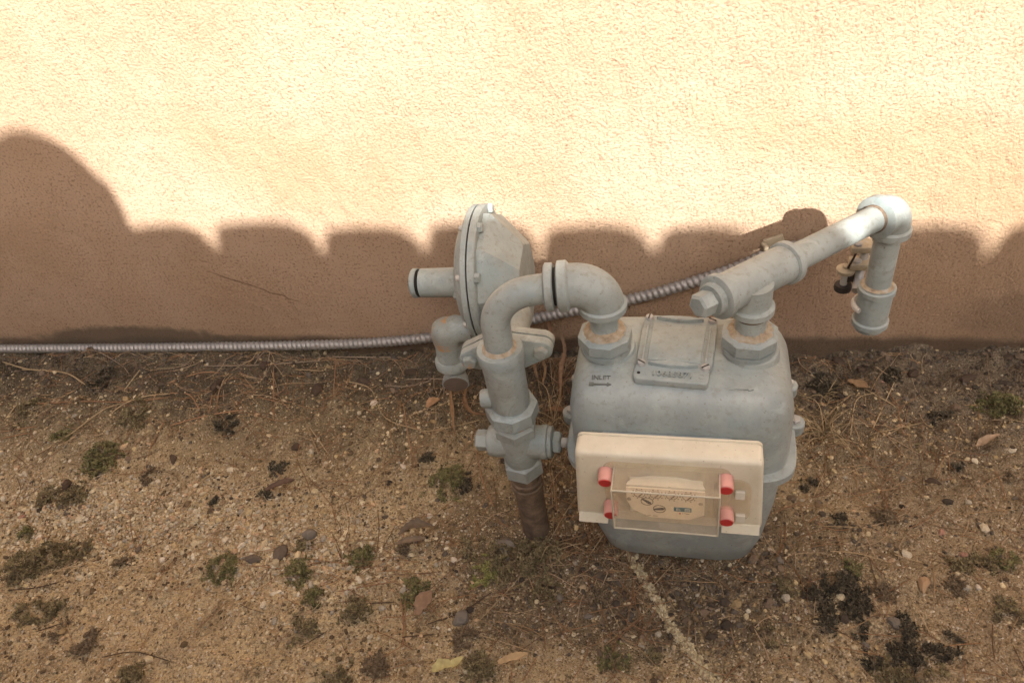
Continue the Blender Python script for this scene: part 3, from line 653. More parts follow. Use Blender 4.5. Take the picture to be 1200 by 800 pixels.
# ---------------------------------------------------------------- litter on the ground
DATA = {}
DATA['view'] = [(-1.3337, 0.0204), (-0.5682, -0.7556), (0.6573, -0.6066), (0.9072, 0.0184)]
DATA['grit'] = [(0.2085, -0.3711), (0.2197, -0.3973), (0.2363, -0.4229), (0.2483, -0.4476), (0.2634, -0.4748), (0.2761, -0.4931), (0.29, -0.5105), (0.3067, -0.5287), (0.3193, -0.5482), (0.3353, -0.5792), (0.3519, -0.6154)]
DATA['stones'] = [(-0.2403, -0.4151, 0.0239, 'dark'), (-0.2764, -0.4202, 0.0205, 'dark'), (-0.217, -0.3783, 0.0207, 'grey'), (0.5291, -0.3977, 0.0167, 'tan'), (0.0536, -0.3681, 0.0221, 'grey'), (0.0543, -0.3855, 0.0131, 'grey'), (0.0139, -0.4748, 0.0227, 'grey'), (0.4905, -0.4431, 0.0163, 'grey'), (0.2316, -0.5029, 0.0092, 'grey'), (-0.0099, -0.3974, 0.0089, 'pale'), (-0.2066, -0.1222, 0.013, 'pale'), (0.5489, -0.0764, 0.0101, 'pink'), (0.5853, -0.345, 0.009, 'pink'), (0.3761, -0.3536, 0.0088, 'pale'), (0.3841, -0.3705, 0.0096, 'grey'), (-0.4633, -0.4109, 0.0117, 'dark'), (0.1498, -0.1193, 0.0101, 'pale'), (0.4591, -0.4678, 0.0094, 'grey'), (0.4246, -0.4298, 0.0081, 'grey'), (-0.4134, -0.4275, 0.0089, 'pale'), (0.5463, -0.2323, 0.009, 'grey'), (-0.6562, -0.3058, 0.018, 'clod'), (-0.4977, -0.0945, 0.0226, 'clod'), (-0.3135, -0.1012, 0.0242, 'clod'), (-0.2412, -0.0701, 0.021, 'clod'), (0.5937, -0.0584, 0.0178, 'clod'), (0.662, -0.0694, 0.0194, 'clod'), (0.5699, -0.3173, 0.0083, 'pink'), (-0.124, -0.2453, 0.0103, 'pale'), (-0.0647, -0.3252, 0.0095, 'pale'), (0.1284, -0.437, 0.0111, 'grey'), (0.1656, -0.4588, 0.0098, 'grey'), (0.5855, -0.3933, 0.0069, 'pale'), (-0.6388, -0.4016, 0.0112, 'pale'), (-0.6945, -0.368, 0.0102, 'pink'), (0.5028, -0.0234, 0.0154, 'clod'), (0.5285, -0.0451, 0.0138, 'clod'), (0.7237, -0.0218, 0.0152, 'clod'), (-0.4286, -0.0516, 0.021, 'clod'), (-0.1652, -0.0488, 0.0178, 'clod'), (-0.3032, -0.22, 0.0154, 'clod'), (-0.4869, -0.2613, 0.0145, 'clod'), (0.3785, -0.2719, 0.0083, 'pink'), (0.3857, -0.3041, 0.0071, 'pale'), (0.6144, -0.3026, 0.0073, 'grey')]
DATA['needle_fields'] = [(-0.5384, -0.0952, 0.245, 0.073, 300, 12, 0.8), (-0.2356, -0.1095, 0.176, 0.092, 190, 0, 1.0), (0.0898, -0.0654, 0.024, 0.113, 190, 75, 0.7), (0.1053, -0.2352, 0.019, 0.067, 50, 80, 0.5), (0.1676, -0.3555, 0.028, 0.039, 80, 60, 0.7), (-0.0336, -0.1237, 0.068, 0.095, 60, 80, 0.9), (-0.1299, -0.4257, 0.091, 0.032, 60, 10, 0.5), (0.0764, -0.4663, 0.121, 0.085, 110, 60, 1.2), (-0.7566, -0.2001, 0.132, 0.139, 130, 20, 0.8), (0.472, -0.1901, 0.085, 0.104, 120, 50, 1.2), (0.5005, -0.4103, 0.106, 0.099, 50, 60, 1.5), (-0.2862, -0.3988, 0.308, 0.19, 260, 0, 1.5), (0.4751, -0.2988, 0.157, 0.151, 170, 40, 1.6), (-0.1028, -0.2752, 0.151, 0.123, 120, 60, 1.5), (0.6112, -0.1243, 0.095, 0.074, 30, 30, 1.5), (0.2127, -0.4226, 0.069, 0.048, 110, 40, 1.2)]
DATA['straws'] = [([(-0.9915, -0.0364), (-0.8996, -0.068), (-0.8059, -0.0824), (-0.743, -0.1115)], 0.00214, 'straw'), ([(-0.9235, -0.0614), (-0.8452, -0.0785)], 0.00151, 'straw'), ([(-0.8038, -0.0326), (-0.7738, -0.0278), (-0.7172, -0.0479)], 0.00138, 'grey'), ([(-0.8176, -0.1526), (-0.7277, -0.1442), (-0.6418, -0.1461), (-0.5629, -0.1402)], 0.00173, 'red'), ([(-0.7473, -0.2534), (-0.7146, -0.2119), (-0.6838, -0.1591), (-0.643, -0.1442)], 0.0016, 'straw'), ([(-0.6705, -0.1666), (-0.6278, -0.1418), (-0.574, -0.1205)], 0.00131, 'straw'), ([(-0.6745, -0.1102), (-0.662, -0.0629)], 0.00153, 'straw'), ([(-0.8498, -0.2128), (-0.7969, -0.1918)], 0.00152, 'red'), ([(-0.8394, -0.2257), (-0.8023, -0.2074)], 0.00134, 'red'), ([(-0.5392, -0.2465), (-0.5508, -0.1784)], 0.0012, 'red'), ([(-0.8675, -0.1841), (-0.8727, -0.1436)], 0.0013, 'straw'), ([(-0.5855, -0.1002), (-0.5412, -0.0743), (-0.5054, -0.0696)], 0.00166, 'red'), ([(-0.5331, -0.1928), (-0.4739, -0.1724), (-0.4211, -0.154)], 0.00154, 'red'), ([(-0.4707, -0.1572), (-0.4894, -0.1046)], 0.00123, 'red'), ([(-0.4792, -0.165), (-0.4987, -0.1149)], 0.00115, 'red'), ([(-0.574, -0.1205), (-0.5373, -0.1217), (-0.5042, -0.1504)], 0.00147, 'red'), ([(-0.3612, -0.169), (-0.4108, -0.0514)], 0.00148, 'red'), ([(-0.4448, -0.0518), (-0.4309, -0.0167), (-0.373, -0.0098)], 0.00122, 'grey'), ([(-0.3102, -0.0183), (-0.2764, -0.1199)], 0.00127, 'red'), ([(-0.4174, -0.0767), (-0.427, -0.0256), (-0.4364, 0.0035)], 0.00127, 'grey'), ([(-0.3057, -0.171), (-0.2593, -0.235)], 0.00116, 'straw'), ([(-0.3014, -0.1744), (-0.2416, -0.2342)], 0.0013, 'straw'), ([(-0.5418, -0.0571), (-0.4448, -0.0518), (-0.3237, -0.0335)], 0.00134, 'grey'), ([(-0.3707, -0.0552), (-0.3127, -0.0629)], 0.00119, 'straw'), ([(-0.3253, -0.0162), (-0.2519, -0.0137), (-0.1884, -0.0198)], 0.00144, 'grey'), ([(-0.279, -0.0706), (-0.2243, -0.0898), (-0.1779, -0.1546), (-0.1049, -0.1839)], 0.00122, 'straw'), ([(-0.1049, -0.1839), (-0.0639, -0.1705), (-0.0245, -0.1555)], 0.00107, 'straw'), ([(-0.1575, -0.1229), (-0.1345, -0.1797), (-0.1129, -0.2289)], 0.00113, 'red'), ([(-0.2044, -0.0776), (-0.1636, -0.0809), (-0.1218, -0.0743)], 0.00163, 'grey'), ([(-0.1695, -0.0651), (-0.1088, -0.0682), (-0.0874, -0.0679)], 0.00118, 'grey'), ([(-0.0187, -0.217), (0.0019, -0.27), (0.0258, -0.3144)], 0.00127, 'red'), ([(-0.089, -0.1213), (-0.0999, -0.0876), (-0.1058, -0.1856)], 0.00111, 'grey'), ([(-0.1839, 0.0193), (-0.1474, -0.0025), (-0.1377, -0.011)], 0.00155, 'straw'), ([(0.0308, -0.4808), (0.0616, -0.4401), (0.0957, -0.385), (0.1078, -0.3531)], 0.00071, 'straw'), ([(0.1106, -0.3491), (0.0999, -0.2796), (0.0834, -0.2051)], 0.00066, 'straw'), ([(-0.0698, -0.4471), (-0.0552, -0.4829), (-0.0448, -0.5156)], 0.00131, 'red'), ([(-0.0639, -0.4444), (-0.0491, -0.4931)], 0.00087, 'red'), ([(-0.018, -0.4521), (0.0105, -0.4879)], 0.0008, 'straw'), ([(0.0399, -0.4905), (0.0712, -0.496), (0.1094, -0.5065)], 0.00081, 'straw'), ([(0.0817, -0.4743), (0.1146, -0.509)], 0.0007, 'grey'), ([(-0.1404, -0.462), (-0.1122, -0.4446), (-0.0766, -0.4313)], 0.00111, 'red'), ([(-0.1056, -0.4649), (-0.0748, -0.4567)], 0.00109, 'dark'), ([(-0.0235, -0.4855), (0.0141, -0.4661), (0.045, -0.4358)], 0.00125, 'dark'), ([(-0.0503, -0.5037), (-0.0107, -0.495)], 0.00093, 'dark'), ([(-0.1651, -0.5297), (-0.1411, -0.5065)], 0.00085, 'dark'), ([(0.1866, -0.3159), (0.1591, -0.3806)], 0.00098, 'straw'), ([(0.1637, -0.3038), (0.193, -0.335)], 0.00111, 'straw'), ([(0.1442, -0.2981), (0.1601, -0.3684)], 0.00101, 'red'), ([(0.1765, -0.3912), (0.2078, -0.423)], 0.00082, 'red'), ([(0.2147, -0.4224), (0.2326, -0.4319)], 0.00074, 'straw'), ([(0.1721, -0.4146), (0.2035, -0.4761)], 0.00071, 'straw'), ([(0.2076, -0.4604), (0.2289, -0.4718), (0.2476, -0.4672)], 0.00067, 'red'), ([(0.2293, -0.4838), (0.2598, -0.4907)], 0.0007, 'red'), ([(0.2372, -0.4163), (0.2616, -0.3827)], 0.00079, 'straw'), ([(0.3109, -0.4309), (0.336, -0.4444)], 0.00075, 'straw'), ([(0.2941, -0.4581), (0.3266, -0.4492)], 0.00074, 'straw'), ([(0.5638, -0.0795), (0.5177, -0.1689)], 0.00089, 'straw'), ([(0.5177, -0.1689), (0.5886, -0.1452)], 0.0008, 'straw'), ([(0.5151, -0.0769), (0.5343, -0.1069), (0.5585, -0.1226)], 0.00091, 'straw'), ([(0.4929, -0.1713), (0.5089, -0.1141), (0.535, -0.1036)], 0.00075, 'straw'), ([(0.435, -0.2689), (0.454, -0.2269)], 0.00076, 'straw'), ([(0.5295, -0.2165), (0.4987, -0.2179), (0.4696, -0.2401)], 0.00076, 'straw'), ([(0.4801, -0.1718), (0.496, -0.2037)], 0.00086, 'straw'), ([(0.4396, -0.3562), (0.4699, -0.3587), (0.4997, -0.37)], 0.00095, 'straw'), ([(0.5097, -0.3559), (0.5364, -0.3651)], 0.00074, 'straw'), ([(0.4827, -0.4398), (0.4942, -0.4159)], 0.00061, 'red'), ([(0.5106, -0.4115), (0.5119, -0.4565)], 0.0007, 'straw'), ([(0.5128, -0.4093), (0.5219, -0.4593)], 0.0007, 'straw'), ([(0.4332, -0.3199), (0.4763, -0.3208)], 0.00078, 'straw'), ([(0.4126, -0.5041), (0.4296, -0.4844)], 0.00067, 'straw'), ([(0.4449, -0.4974), (0.425, -0.4756)], 0.00058, 'straw'), ([(-0.4344, -0.3671), (-0.4198, -0.2908), (-0.3821, -0.281)], 0.00107, 'straw'), ([(-0.4384, -0.3602), (-0.3825, -0.3752)], 0.00094, 'straw'), ([(-0.2308, -0.2815), (-0.1779, -0.2819)], 0.00092, 'red'), ([(-0.2403, -0.2742), (-0.2129, -0.2572), (-0.1932, -0.2157)], 0.00106, 'straw'), ([(-0.3574, -0.3033), (-0.3198, -0.2952)], 0.00095, 'straw'), ([(-0.6282, -0.4888), (-0.5799, -0.4799), (-0.5465, -0.4697)], 0.00118, 'dark'), ([(-0.5354, -0.539), (-0.5053, -0.5271)], 0.00098, 'dark'), ([(-0.5759, -0.4668), (-0.554, -0.4495), (-0.5249, -0.4421)], 0.00105, 'straw'), ([(-0.2702, -0.4337), (-0.2268, -0.4354)], 0.00084, 'red'), ([(-0.2059, -0.4126), (-0.1569, -0.4154), (-0.113, -0.406)], 0.00083, 'red'), ([(-0.2757, -0.5128), (-0.288, -0.4856)], 0.00079, 'straw'), ([(-0.4178, -0.5636), (-0.3756, -0.5544), (-0.3251, -0.5602)], 0.00092, 'dark')]
DATA['tufts'] = [(0.4591, -0.1679, 34, 0.07, 'dry', 'pale dry grass tuft beside the right side of the meter'), (0.4818, -0.0862, 16, 0.05, 'dry', 'small dry grass tuft near the wall right of the meter'), (0.0893, -0.1723, 22, 0.07, 'dry', 'dry grass tuft in the gap between riser and meter'), (-0.6173, 0.0032, 9, 0.03, 'green', 'short green grass sprout under the ribbed conduit'), (0.1155, -0.3714, 5, 0.05, 'dry', 'thin dry grass tuft at the foot of the rusty riser')]
DATA['leaves'] = [([(-0.0005, -0.5441), (0.0096, -0.5364), (0.0218, -0.5333), (0.0323, -0.5265)], [0.004, 0.01, 0.008, 0.012], 0.0064, (0.5, 0.44, 0.2), 0.5, 'yellowish crumpled leaf lying on the soil'), ([(0.0705, -0.5258), (0.0851, -0.5196), (0.1033, -0.512)], [0.004, 0.007, 0.005], 0.0043, (0.46, 0.33, 0.18), 0.3, 'narrow tan leaf lying flat on the soil'), ([(-0.0361, -0.478), (-0.0327, -0.4623), (-0.026, -0.446)], [0.004, 0.008, 0.006], 0.0094, (0.25, 0.165, 0.105), 0.3, 'pinkish brown flat leaf fragment on the soil'), ([(-0.0908, -0.37), (-0.0739, -0.3583), (-0.0478, -0.354)], [0.004, 0.01, 0.006], 0.007, (0.15, 0.115, 0.08), 0.6, 'grey brown curled leaf lying on the soil, upper of a pair'), ([(-0.0918, -0.383), (-0.0718, -0.3791), (-0.0525, -0.3727)], [0.003, 0.007, 0.004], 0.0052, (0.19, 0.145, 0.1), 0.5, 'grey brown curled leaf lying on the soil, lower of a pair'), ([(0.6381, -0.1908), (0.6527, -0.1802), (0.6701, -0.1709)], [0.004, 0.007, 0.006], 0.0045, (0.36, 0.26, 0.17), 0.3, 'pale brown pointed leaf on the dark soil'), ([(0.5652, -0.2489), (0.5734, -0.2511), (0.5834, -0.2532)], [0.003, 0.006, 0.003], 0.0039, (0.07, 0.05, 0.035), 0.5, 'dark brown curled leaf scrap on the soil'), ([(-0.3105, -0.31), (-0.29, -0.3013), (-0.2719, -0.2897)], [0.003, 0.009, 0.005], 0.006, (0.13, 0.085, 0.06), 0.8, 'dark brown folded leaf sliver on sandy soil'), ([(0.5042, -0.0737), (0.5168, -0.0804), (0.5268, -0.0938)], [0.004, 0.006, 0.005], 0.0074, (0.3, 0.2, 0.11), 0.2, 'light brown leaf by the wall right of the meter'), ([(-0.0835, -0.0912), (-0.0744, -0.1247), (-0.0636, -0.1601), (-0.0539, -0.1972)], [0.006, 0.012, 0.01, 0.004], 0.0028, (0.26, 0.165, 0.09), 0.7, 'long brown curled leaf lying in front of the regulator vent'), ([(-0.0557, -0.0964), (-0.0506, -0.1332), (-0.0331, -0.1592), (-0.0055, -0.1584)], [0.006, 0.01, 0.012, 0.008], 0.0035, (0.22, 0.135, 0.075), 0.9, 'brown curled leaf strip beside the riser barrel'), ([(0.0424, -0.0367), (0.0487, -0.0622), (0.0578, -0.0886)], [0.006, 0.012, 0.01], 0.0028, (0.26, 0.17, 0.1), 0.6, 'brown leaf strip lying behind the flange bolt'), ([(0.0563, -0.0366), (0.0656, -0.0658), (0.0639, -0.0941)], [0.006, 0.012, 0.008], 0.0028, (0.28, 0.185, 0.1), 0.6, 'orange brown leaf strip beside the flange bolt'), ([(0.054, 0.0473), (0.0692, -0.006), (0.0716, -0.0264)], [0.09, 0.05, 0.035], 0.0036, (0.27, 0.16, 0.09), 0.6, 'upright brown leaf strip leaning on the wall behind the meter'), ([(0.0723, 0.0149), (0.0948, -0.0362), (0.0946, -0.0842), (0.098, -0.1381)], [0.05, 0.035, 0.03, 0.02], 0.0035, (0.25, 0.165, 0.1), 0.7, 'long brown leaf strip drooping in the gap beside the meter'), ([(0.0764, -0.1508), (0.0919, -0.1521), (0.1067, -0.1482)], [0.01, 0.014, 0.01], 0.0051, (0.22, 0.13, 0.075), 0.6, 'small reddish brown leaf in the gap beside the meter'), ([(-0.1121, -0.1402), (-0.1029, -0.1327), (-0.0937, -0.1251)], [0.003, 0.008, 0.005], 0.0083, (0.36, 0.22, 0.12), 0.3, 'broken orange brown leaf on the soil left of the riser'), ([(-0.0279, -0.5468), (-0.0247, -0.5436), (-0.0196, -0.5402)], [0.003, 0.006, 0.004], 0.0039, (0.4, 0.3, 0.16), 0.3, 'small yellowish leaf scrap beside the crumpled leaf')]
DATA['moss'] = [([(-0.6215, -0.2586, 0.0305, 0.0309)], 'green', None), ([(-0.6122, -0.1727, 0.0256, 0.026)], 'olive', None), ([(-0.7278, -0.0921, 0.0227, 0.0229)], 'black', None), ([(-0.8326, -0.1631, 0.0225, 0.0228)], 'olive', None), ([(-0.6765, -0.3311, 0.0193, 0.0196)], 'olive', None), ([(-0.6283, -0.3301, 0.0219, 0.0222)], 'olive', None), ([(-0.7309, -0.2125, 0.0163, 0.0165)], 'green', None), ([(-0.3164, -0.4359, 0.0194, 0.0196)], 'green', None), ([(-0.207, -0.4339, 0.0198, 0.02)], 'green', None), ([(-0.1357, -0.4013, 0.0174, 0.0176)], 'green', None), ([(-0.1705, -0.4702, 0.0134, 0.0136)], 'green', None), ([(-0.1711, -0.5091, 0.0151, 0.0153)], 'olive', None), ([(-0.115, -0.4769, 0.0163, 0.0165)], 'olive', None), ([(-0.1127, -0.555, 0.0183, 0.0185)], 'olive', None), ([(-0.3625, -0.5853, 0.0165, 0.0167)], 'olive', None), ([(-0.4425, -0.1825, 0.0166, 0.0168)], 'black', None), ([(-0.5164, -0.2875, 0.0145, 0.0146)], 'brown', None), ([(-0.052, -0.4434, 0.0174, 0.0176)], 'green', None), ([(0.1122, -0.4305, 0.0174, 0.0177)], 'olive', None), ([(0.198, -0.5108, 0.0148, 0.015)], 'green', None), ([(0.239, -0.5041, 0.0091, 0.0092)], 'olive', None), ([(0.6884, -0.1144, 0.0227, 0.023)], 'green', None), ([(0.6153, -0.1289, 0.0137, 0.0138)], 'black', None), ([(0.6221, -0.3534, 0.0132, 0.0133)], 'green', None), ([(0.4621, -0.3782, 0.0101, 0.0103)], 'green', None), ([(0.4879, -0.4082, 0.0107, 0.0108)], 'brown', None), ([(0.4733, -0.0654, 0.0198, 0.02)], 'black', None), ([(0.564, -0.0675, 0.0123, 0.0125)], 'black', None), ([(0.6098, -0.213, 0.0089, 0.009)], 'black', None), ([(0.4595, -0.306, 0.0078, 0.0079)], 'black', None), ([(0.3848, -0.4091, 0.013, 0.0132)], 'olive', None), ([(0.0474, -0.528, 0.0155, 0.0157)], 'olive', None), ([(0.6042, -0.4236, 0.0141, 0.0143)], 'olive', None), ([(0.3652, -0.4715, 0.0124, 0.0126)], 'olive', None), ([(-0.427, -0.1893, 0.0134, 0.0136)], 'black', None), ([(-0.4732, -0.4383, 0.0128, 0.013)], 'brown', None), ([(-0.2193, -0.3943, 0.0096, 0.0098)], 'olive', None), ([(-0.0876, -0.2358, 0.0115, 0.0117)], 'black', None), ([(-0.6652, -0.3961, 0.0113, 0.0115)], 'green', None), ([(-0.3138, -0.3086, 0.0093, 0.0094)], 'black', None), ([(-0.3137, -0.2618, 0.0123, 0.0125)], 'black', None), ([(-0.3868, -0.3277, 0.0094, 0.0095)], 'black', None), ([(0.0259, -0.4969, 0.0141, 0.0143)], 'brown', None), ([(0.5639, -0.395, 0.0113, 0.0114)], 'brown', None), ([(-0.0705, -0.5411, 0.0141, 0.0143)], 'brown', None), ([(-0.451, -0.5505, 0.0164, 0.0166)], 'brown', None), ([(-0.5074, -0.5331, 0.0121, 0.0123)], 'brown', None), ([(-0.0842, -0.3851, 0.0104, 0.0105)], 'brown', None), ([(0.5814, -0.1858, 0.0092, 0.0093)], 'olive', None), ([(0.4325, -0.2488, 0.0104, 0.0105)], 'black', None), ([(0.6699, -0.2371, 0.0113, 0.0115)], 'brown', None), ([(0.5091, -0.2968, 0.0135, 0.0137)], 'brown', None), ([(0.1738, -0.4367, 0.0149, 0.0151)], 'brown', None), ([(-0.6222, -0.4518, 0.0323, 0.0236), (-0.5935, -0.4336, 0.0296, 0.0255), (-0.557, -0.4256, 0.0187, 0.0217)], 'olive', 'long olive moss mat trailing across the pale gravel'), ([(-0.5553, -0.5125, 0.0326, 0.0152), (-0.5296, -0.508, 0.0137, 0.0135)], 'olive', 'thin olive moss streak on sandy soil'), ([(0.0644, -0.3933, 0.041, 0.0291), (0.0957, -0.385, 0.0278, 0.0289), (0.0174, -0.3781, 0.0222, 0.018)], 'olive', 'large olive moss mat at the foot of the rusty riser'), ([(0.0329, -0.4064, 0.0162, 0.0204)], 'bright', None), ([(-0.0506, -0.2726, 0.0271, 0.025)], 'green', 'green moss cushion left of the rusty riser'), ([(-0.0212, -0.2711, 0.0159, 0.0165)], 'black', None), ([(0.4444, -0.4044, 0.02, 0.0172), (0.4598, -0.4187, 0.0125, 0.0193), (0.4538, -0.4443, 0.0096, 0.0236), (0.4315, -0.4313, 0.0125, 0.0145), (0.4242, -0.4518, 0.0106, 0.0095), (0.4163, -0.4119, 0.0128, 0.0099)], 'black', 'ragged ring of black dried moss right of the meter'), ([(0.5015, -0.4546, 0.0076, 0.0229), (0.4945, -0.4802, 0.0183, 0.0134), (0.4679, -0.4917, 0.015, 0.009), (0.5237, -0.4756, 0.0181, 0.0078), (0.5435, -0.4601, 0.0099, 0.0089)], 'black', 'cross shaped black moss patch on sandy soil'), ([(0.483, -0.4973, 0.0246, 0.0133), (0.511, -0.4963, 0.0146, 0.0109)], 'olive', 'olive moss mat beside the cross shaped black patch'), ([(0.5784, -0.3653, 0.0177, 0.012), (0.5986, -0.3606, 0.0194, 0.0143)], 'olive', 'dark olive moss mat beside a green cushion')]
view = DATA['view']                                          # corners of the ground seen by the camera, a little widened
def inside(x, y):
    ok = np.ones(len(x), bool)
    for (a, b), (c, d) in zip(view, view[1:]+view[:1]): ok &= ((c-a)*(y-b)-(d-b)*(x-a)) > -1e-9
    return ok
t5 = (1+5**.5)/2
ICO = np.array([(-1, t5, 0), (1, t5, 0), (-1, -t5, 0), (1, -t5, 0), (0, -1, t5), (0, 1, t5), (0, -1, -t5), (0, 1, -t5), (t5, 0, -1), (t5, 0, 1), (-t5, 0, -1), (-t5, 0, 1)])/math.sqrt(1+t5*t5)
ICF = np.array([(0, 11, 5), (0, 5, 1), (0, 1, 7), (0, 7, 10), (0, 10, 11), (1, 5, 9), (5, 11, 4), (11, 10, 2), (10, 7, 6), (7, 1, 8), (3, 9, 4), (3, 4, 2), (3, 2, 6), (3, 6, 8), (3, 8, 9), (4, 9, 5), (2, 4, 11), (6, 2, 10), (8, 6, 7), (9, 8, 1)])
def grains(name, x, y, size, tint, flat=.62, sink=.25, mat='grain', **props):
    n = len(x); sc = size[:, None]*np.stack([RNG.uniform(.75, 1.3, n), RNG.uniform(.6, 1.0, n), RNG.uniform(.7, 1.15, n)*flat], 1)
    V = ICO[None]*sc[:, None]*RNG.uniform(.78, 1.15, (n, 12, 1)); a = RNG.uniform(0, 6.28, n); tlt = RNG.normal(0, .35, n)
    c, s = np.cos(tlt)[:, None], np.sin(tlt)[:, None]; V = np.stack([V[..., 0]*c-V[..., 2]*s, V[..., 1], V[..., 0]*s+V[..., 2]*c], -1)
    c, s = np.cos(a)[:, None], np.sin(a)[:, None]; V = np.stack([V[..., 0]*c-V[..., 1]*s, V[..., 0]*s+V[..., 1]*c, V[..., 2]], -1)
    V += np.stack([x, y, ground_h(x, y)+size*flat*(.5-sink)], 1)[:, None]
    F = (ICF[None]+np.arange(n)[:, None, None]*12).reshape(-1, 3)
    return link(name, bigmesh(name, V.reshape(-1, 3), F, mat, np.repeat(tint, 12, axis=0)), **props)
def pick(n):
    x = RNG.uniform(-1.35, 1.1, n*3); y = RNG.uniform(-.85, .0, n*3); k = inside(x, y); return x[k][:n], y[k][:n]
def clear_of(x, y):                                          # not inside the riser pipe
    return (np.hypot(x-RX, y-RY) > .021)
pale = np.array([(.58, .50, .33), (.50, .41, .25), (.60, .53, .39), (.44, .34, .21), (.38, .34, .26), (.50, .35, .21), (.54, .47, .33)])
brown = np.array([(.42, .32, .17), (.34, .25, .13), (.48, .38, .21), (.16, .115, .065), (.58, .48, .30), (.24, .18, .11), (.11, .08, .05)])
darkc = np.array([(.10, .08, .058), (.14, .105, .072), (.07, .056, .042), (.19, .14, .095), (.13, .11, .085)])
def tints(pal, n): return pal[RNG.integers(0, len(pal), n)]*RNG.uniform(.75, 1.15, (n, 1))
# soil crumbs everywhere
x, y = pick(64000); k = clear_of(x, y) & (RNG.uniform(0, 1, len(x)) < .25+.95*np.clip((vn(x, y, 7, 31)-.35)*2.2, 0, 1)+np.clip((y+.25)*4, 0, .5)); x, y = x[k], y[k]; n = len(x)
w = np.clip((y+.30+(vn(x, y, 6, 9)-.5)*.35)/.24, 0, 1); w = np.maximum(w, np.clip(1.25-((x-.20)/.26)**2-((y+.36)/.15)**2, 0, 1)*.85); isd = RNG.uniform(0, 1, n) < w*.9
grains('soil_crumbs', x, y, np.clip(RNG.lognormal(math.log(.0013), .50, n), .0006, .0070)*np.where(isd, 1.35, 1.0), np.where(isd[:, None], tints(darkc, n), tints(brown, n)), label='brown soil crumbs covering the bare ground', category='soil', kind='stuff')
# pale gravel: a band on the left, sparse elsewhere
x, y = pick(112000); band = np.exp(-((y+.385+.10*(x+.35)*.2+(vn(x, y, 5, 21)-.5)*.10)/.060)**2)*np.clip((.02-x)/.25, 0, 1)
spr = .022+.14*np.clip(vn(x, y, 5, 14)-.55, 0, 1)
k = (RNG.uniform(0, 1, len(x)) < np.clip(band*.85+spr*np.where(y > -.13, .3, 1), 0, 1)) & clear_of(x, y); x, y = x[k], y[k]; n = len(x)
grains('gravel', x, y, np.clip(RNG.lognormal(math.log(.0019), .45, n), .0008, .0065), tints(pale, n), label='pale gravel strewn in a band across the soil', category='gravel', kind='stuff')
# crumbly pale grit line running out from under the meter
gp = np.array(DATA['grit']); t = RNG.uniform(0, len(gp)-1.001, 3300); i = t.astype(int); f = (t-i)[:, None]; P = gp[i]*(1-f)+gp[i+1]*f
P = P+RNG.normal(0, .0023, P.shape); grains('pale_grit_line', P[:, 0], P[:, 1], RNG.uniform(.0009, .0028, 3300), tints(np.array([(.54, .46, .27), (.47, .40, .24), (.60, .53, .36), (.36, .28, .17)]), 3300), .8, -.15, label='narrow line of pale crumbly grit running out from under the meter', category='grit', kind='stuff')

def near(x, y):
    if x > .34: return 'below the capped drop pipe' if y > -.30 else 'near the black moss patches'
    if x > .13: return 'beside the pale grit line'
    if x > -.05: return 'beside the riser pipe' if y > -.44 else 'by the crumpled leaf'
    if y > -.15: return 'along the ribbed conduit'
    if y > -.30: return 'between conduit and gravel band'
    return 'on the pale gravel band' if y > -.45 else 'in open sandy soil'
# single stones
def stone_mesh(seed, tint):
    r = np.random.default_rng(seed); bm = bmesh.new(); bmesh.ops.create_icosphere(bm, subdivisions=2, radius=1)
    for v_ in bm.verts:
        p = np.array(v_.co); d = 1+.22*math.sin(p[0]*2.3+seed)+.16*math.sin(p[1]*3.1+seed*2)+r.normal(0, .075); v_.co = v_.co*d
    bm.verts.index_update(); V = np.array([v_.co[:] for v_ in bm.verts]); Fs = [tuple(v_.index for v_ in f_.verts) for f_ in bm.faces]; bm.free()
    return mesh('stone', (V, Fs), 'grain', 28, np.array(tint)*np.ones((len(V), 1)))
SC = {'grey': ((.20, .175, .14), 'smooth grey pebble lying loose'), 'dark': ((.15, .12, .09), 'dark stone'), 'tan': ((.42, .29, .17), 'rounded tan stone'),
      'pale': ((.62, .54, .42), 'pale cream pebble lying'), 'pink': ((.38, .22, .16), 'pinkish brown stone'), 'clod': ((.085, .06, .042), 'brown clod of damp earth')}
for i, (px, py, sz, kd) in enumerate(DATA['stones']):
    o = link('stone', stone_mesh(i*3+1, SC[kd][0])); r = sz/2
    o.scale = (r*random.uniform(.95, 1.25), r*random.uniform(.7, .9), r*random.uniform(.45, .62)); o.rotation_euler = (random.uniform(-.2, .2), random.uniform(-.2, .2), random.uniform(0, 6.28))
    o.location = (px, py, float(ground_h(px, py))+r*.22)
    o['label'] = SC[kd][1]+' '+near(px, py); o['category'] = 'stone'; o['group'] = kd+' stones on the ground'

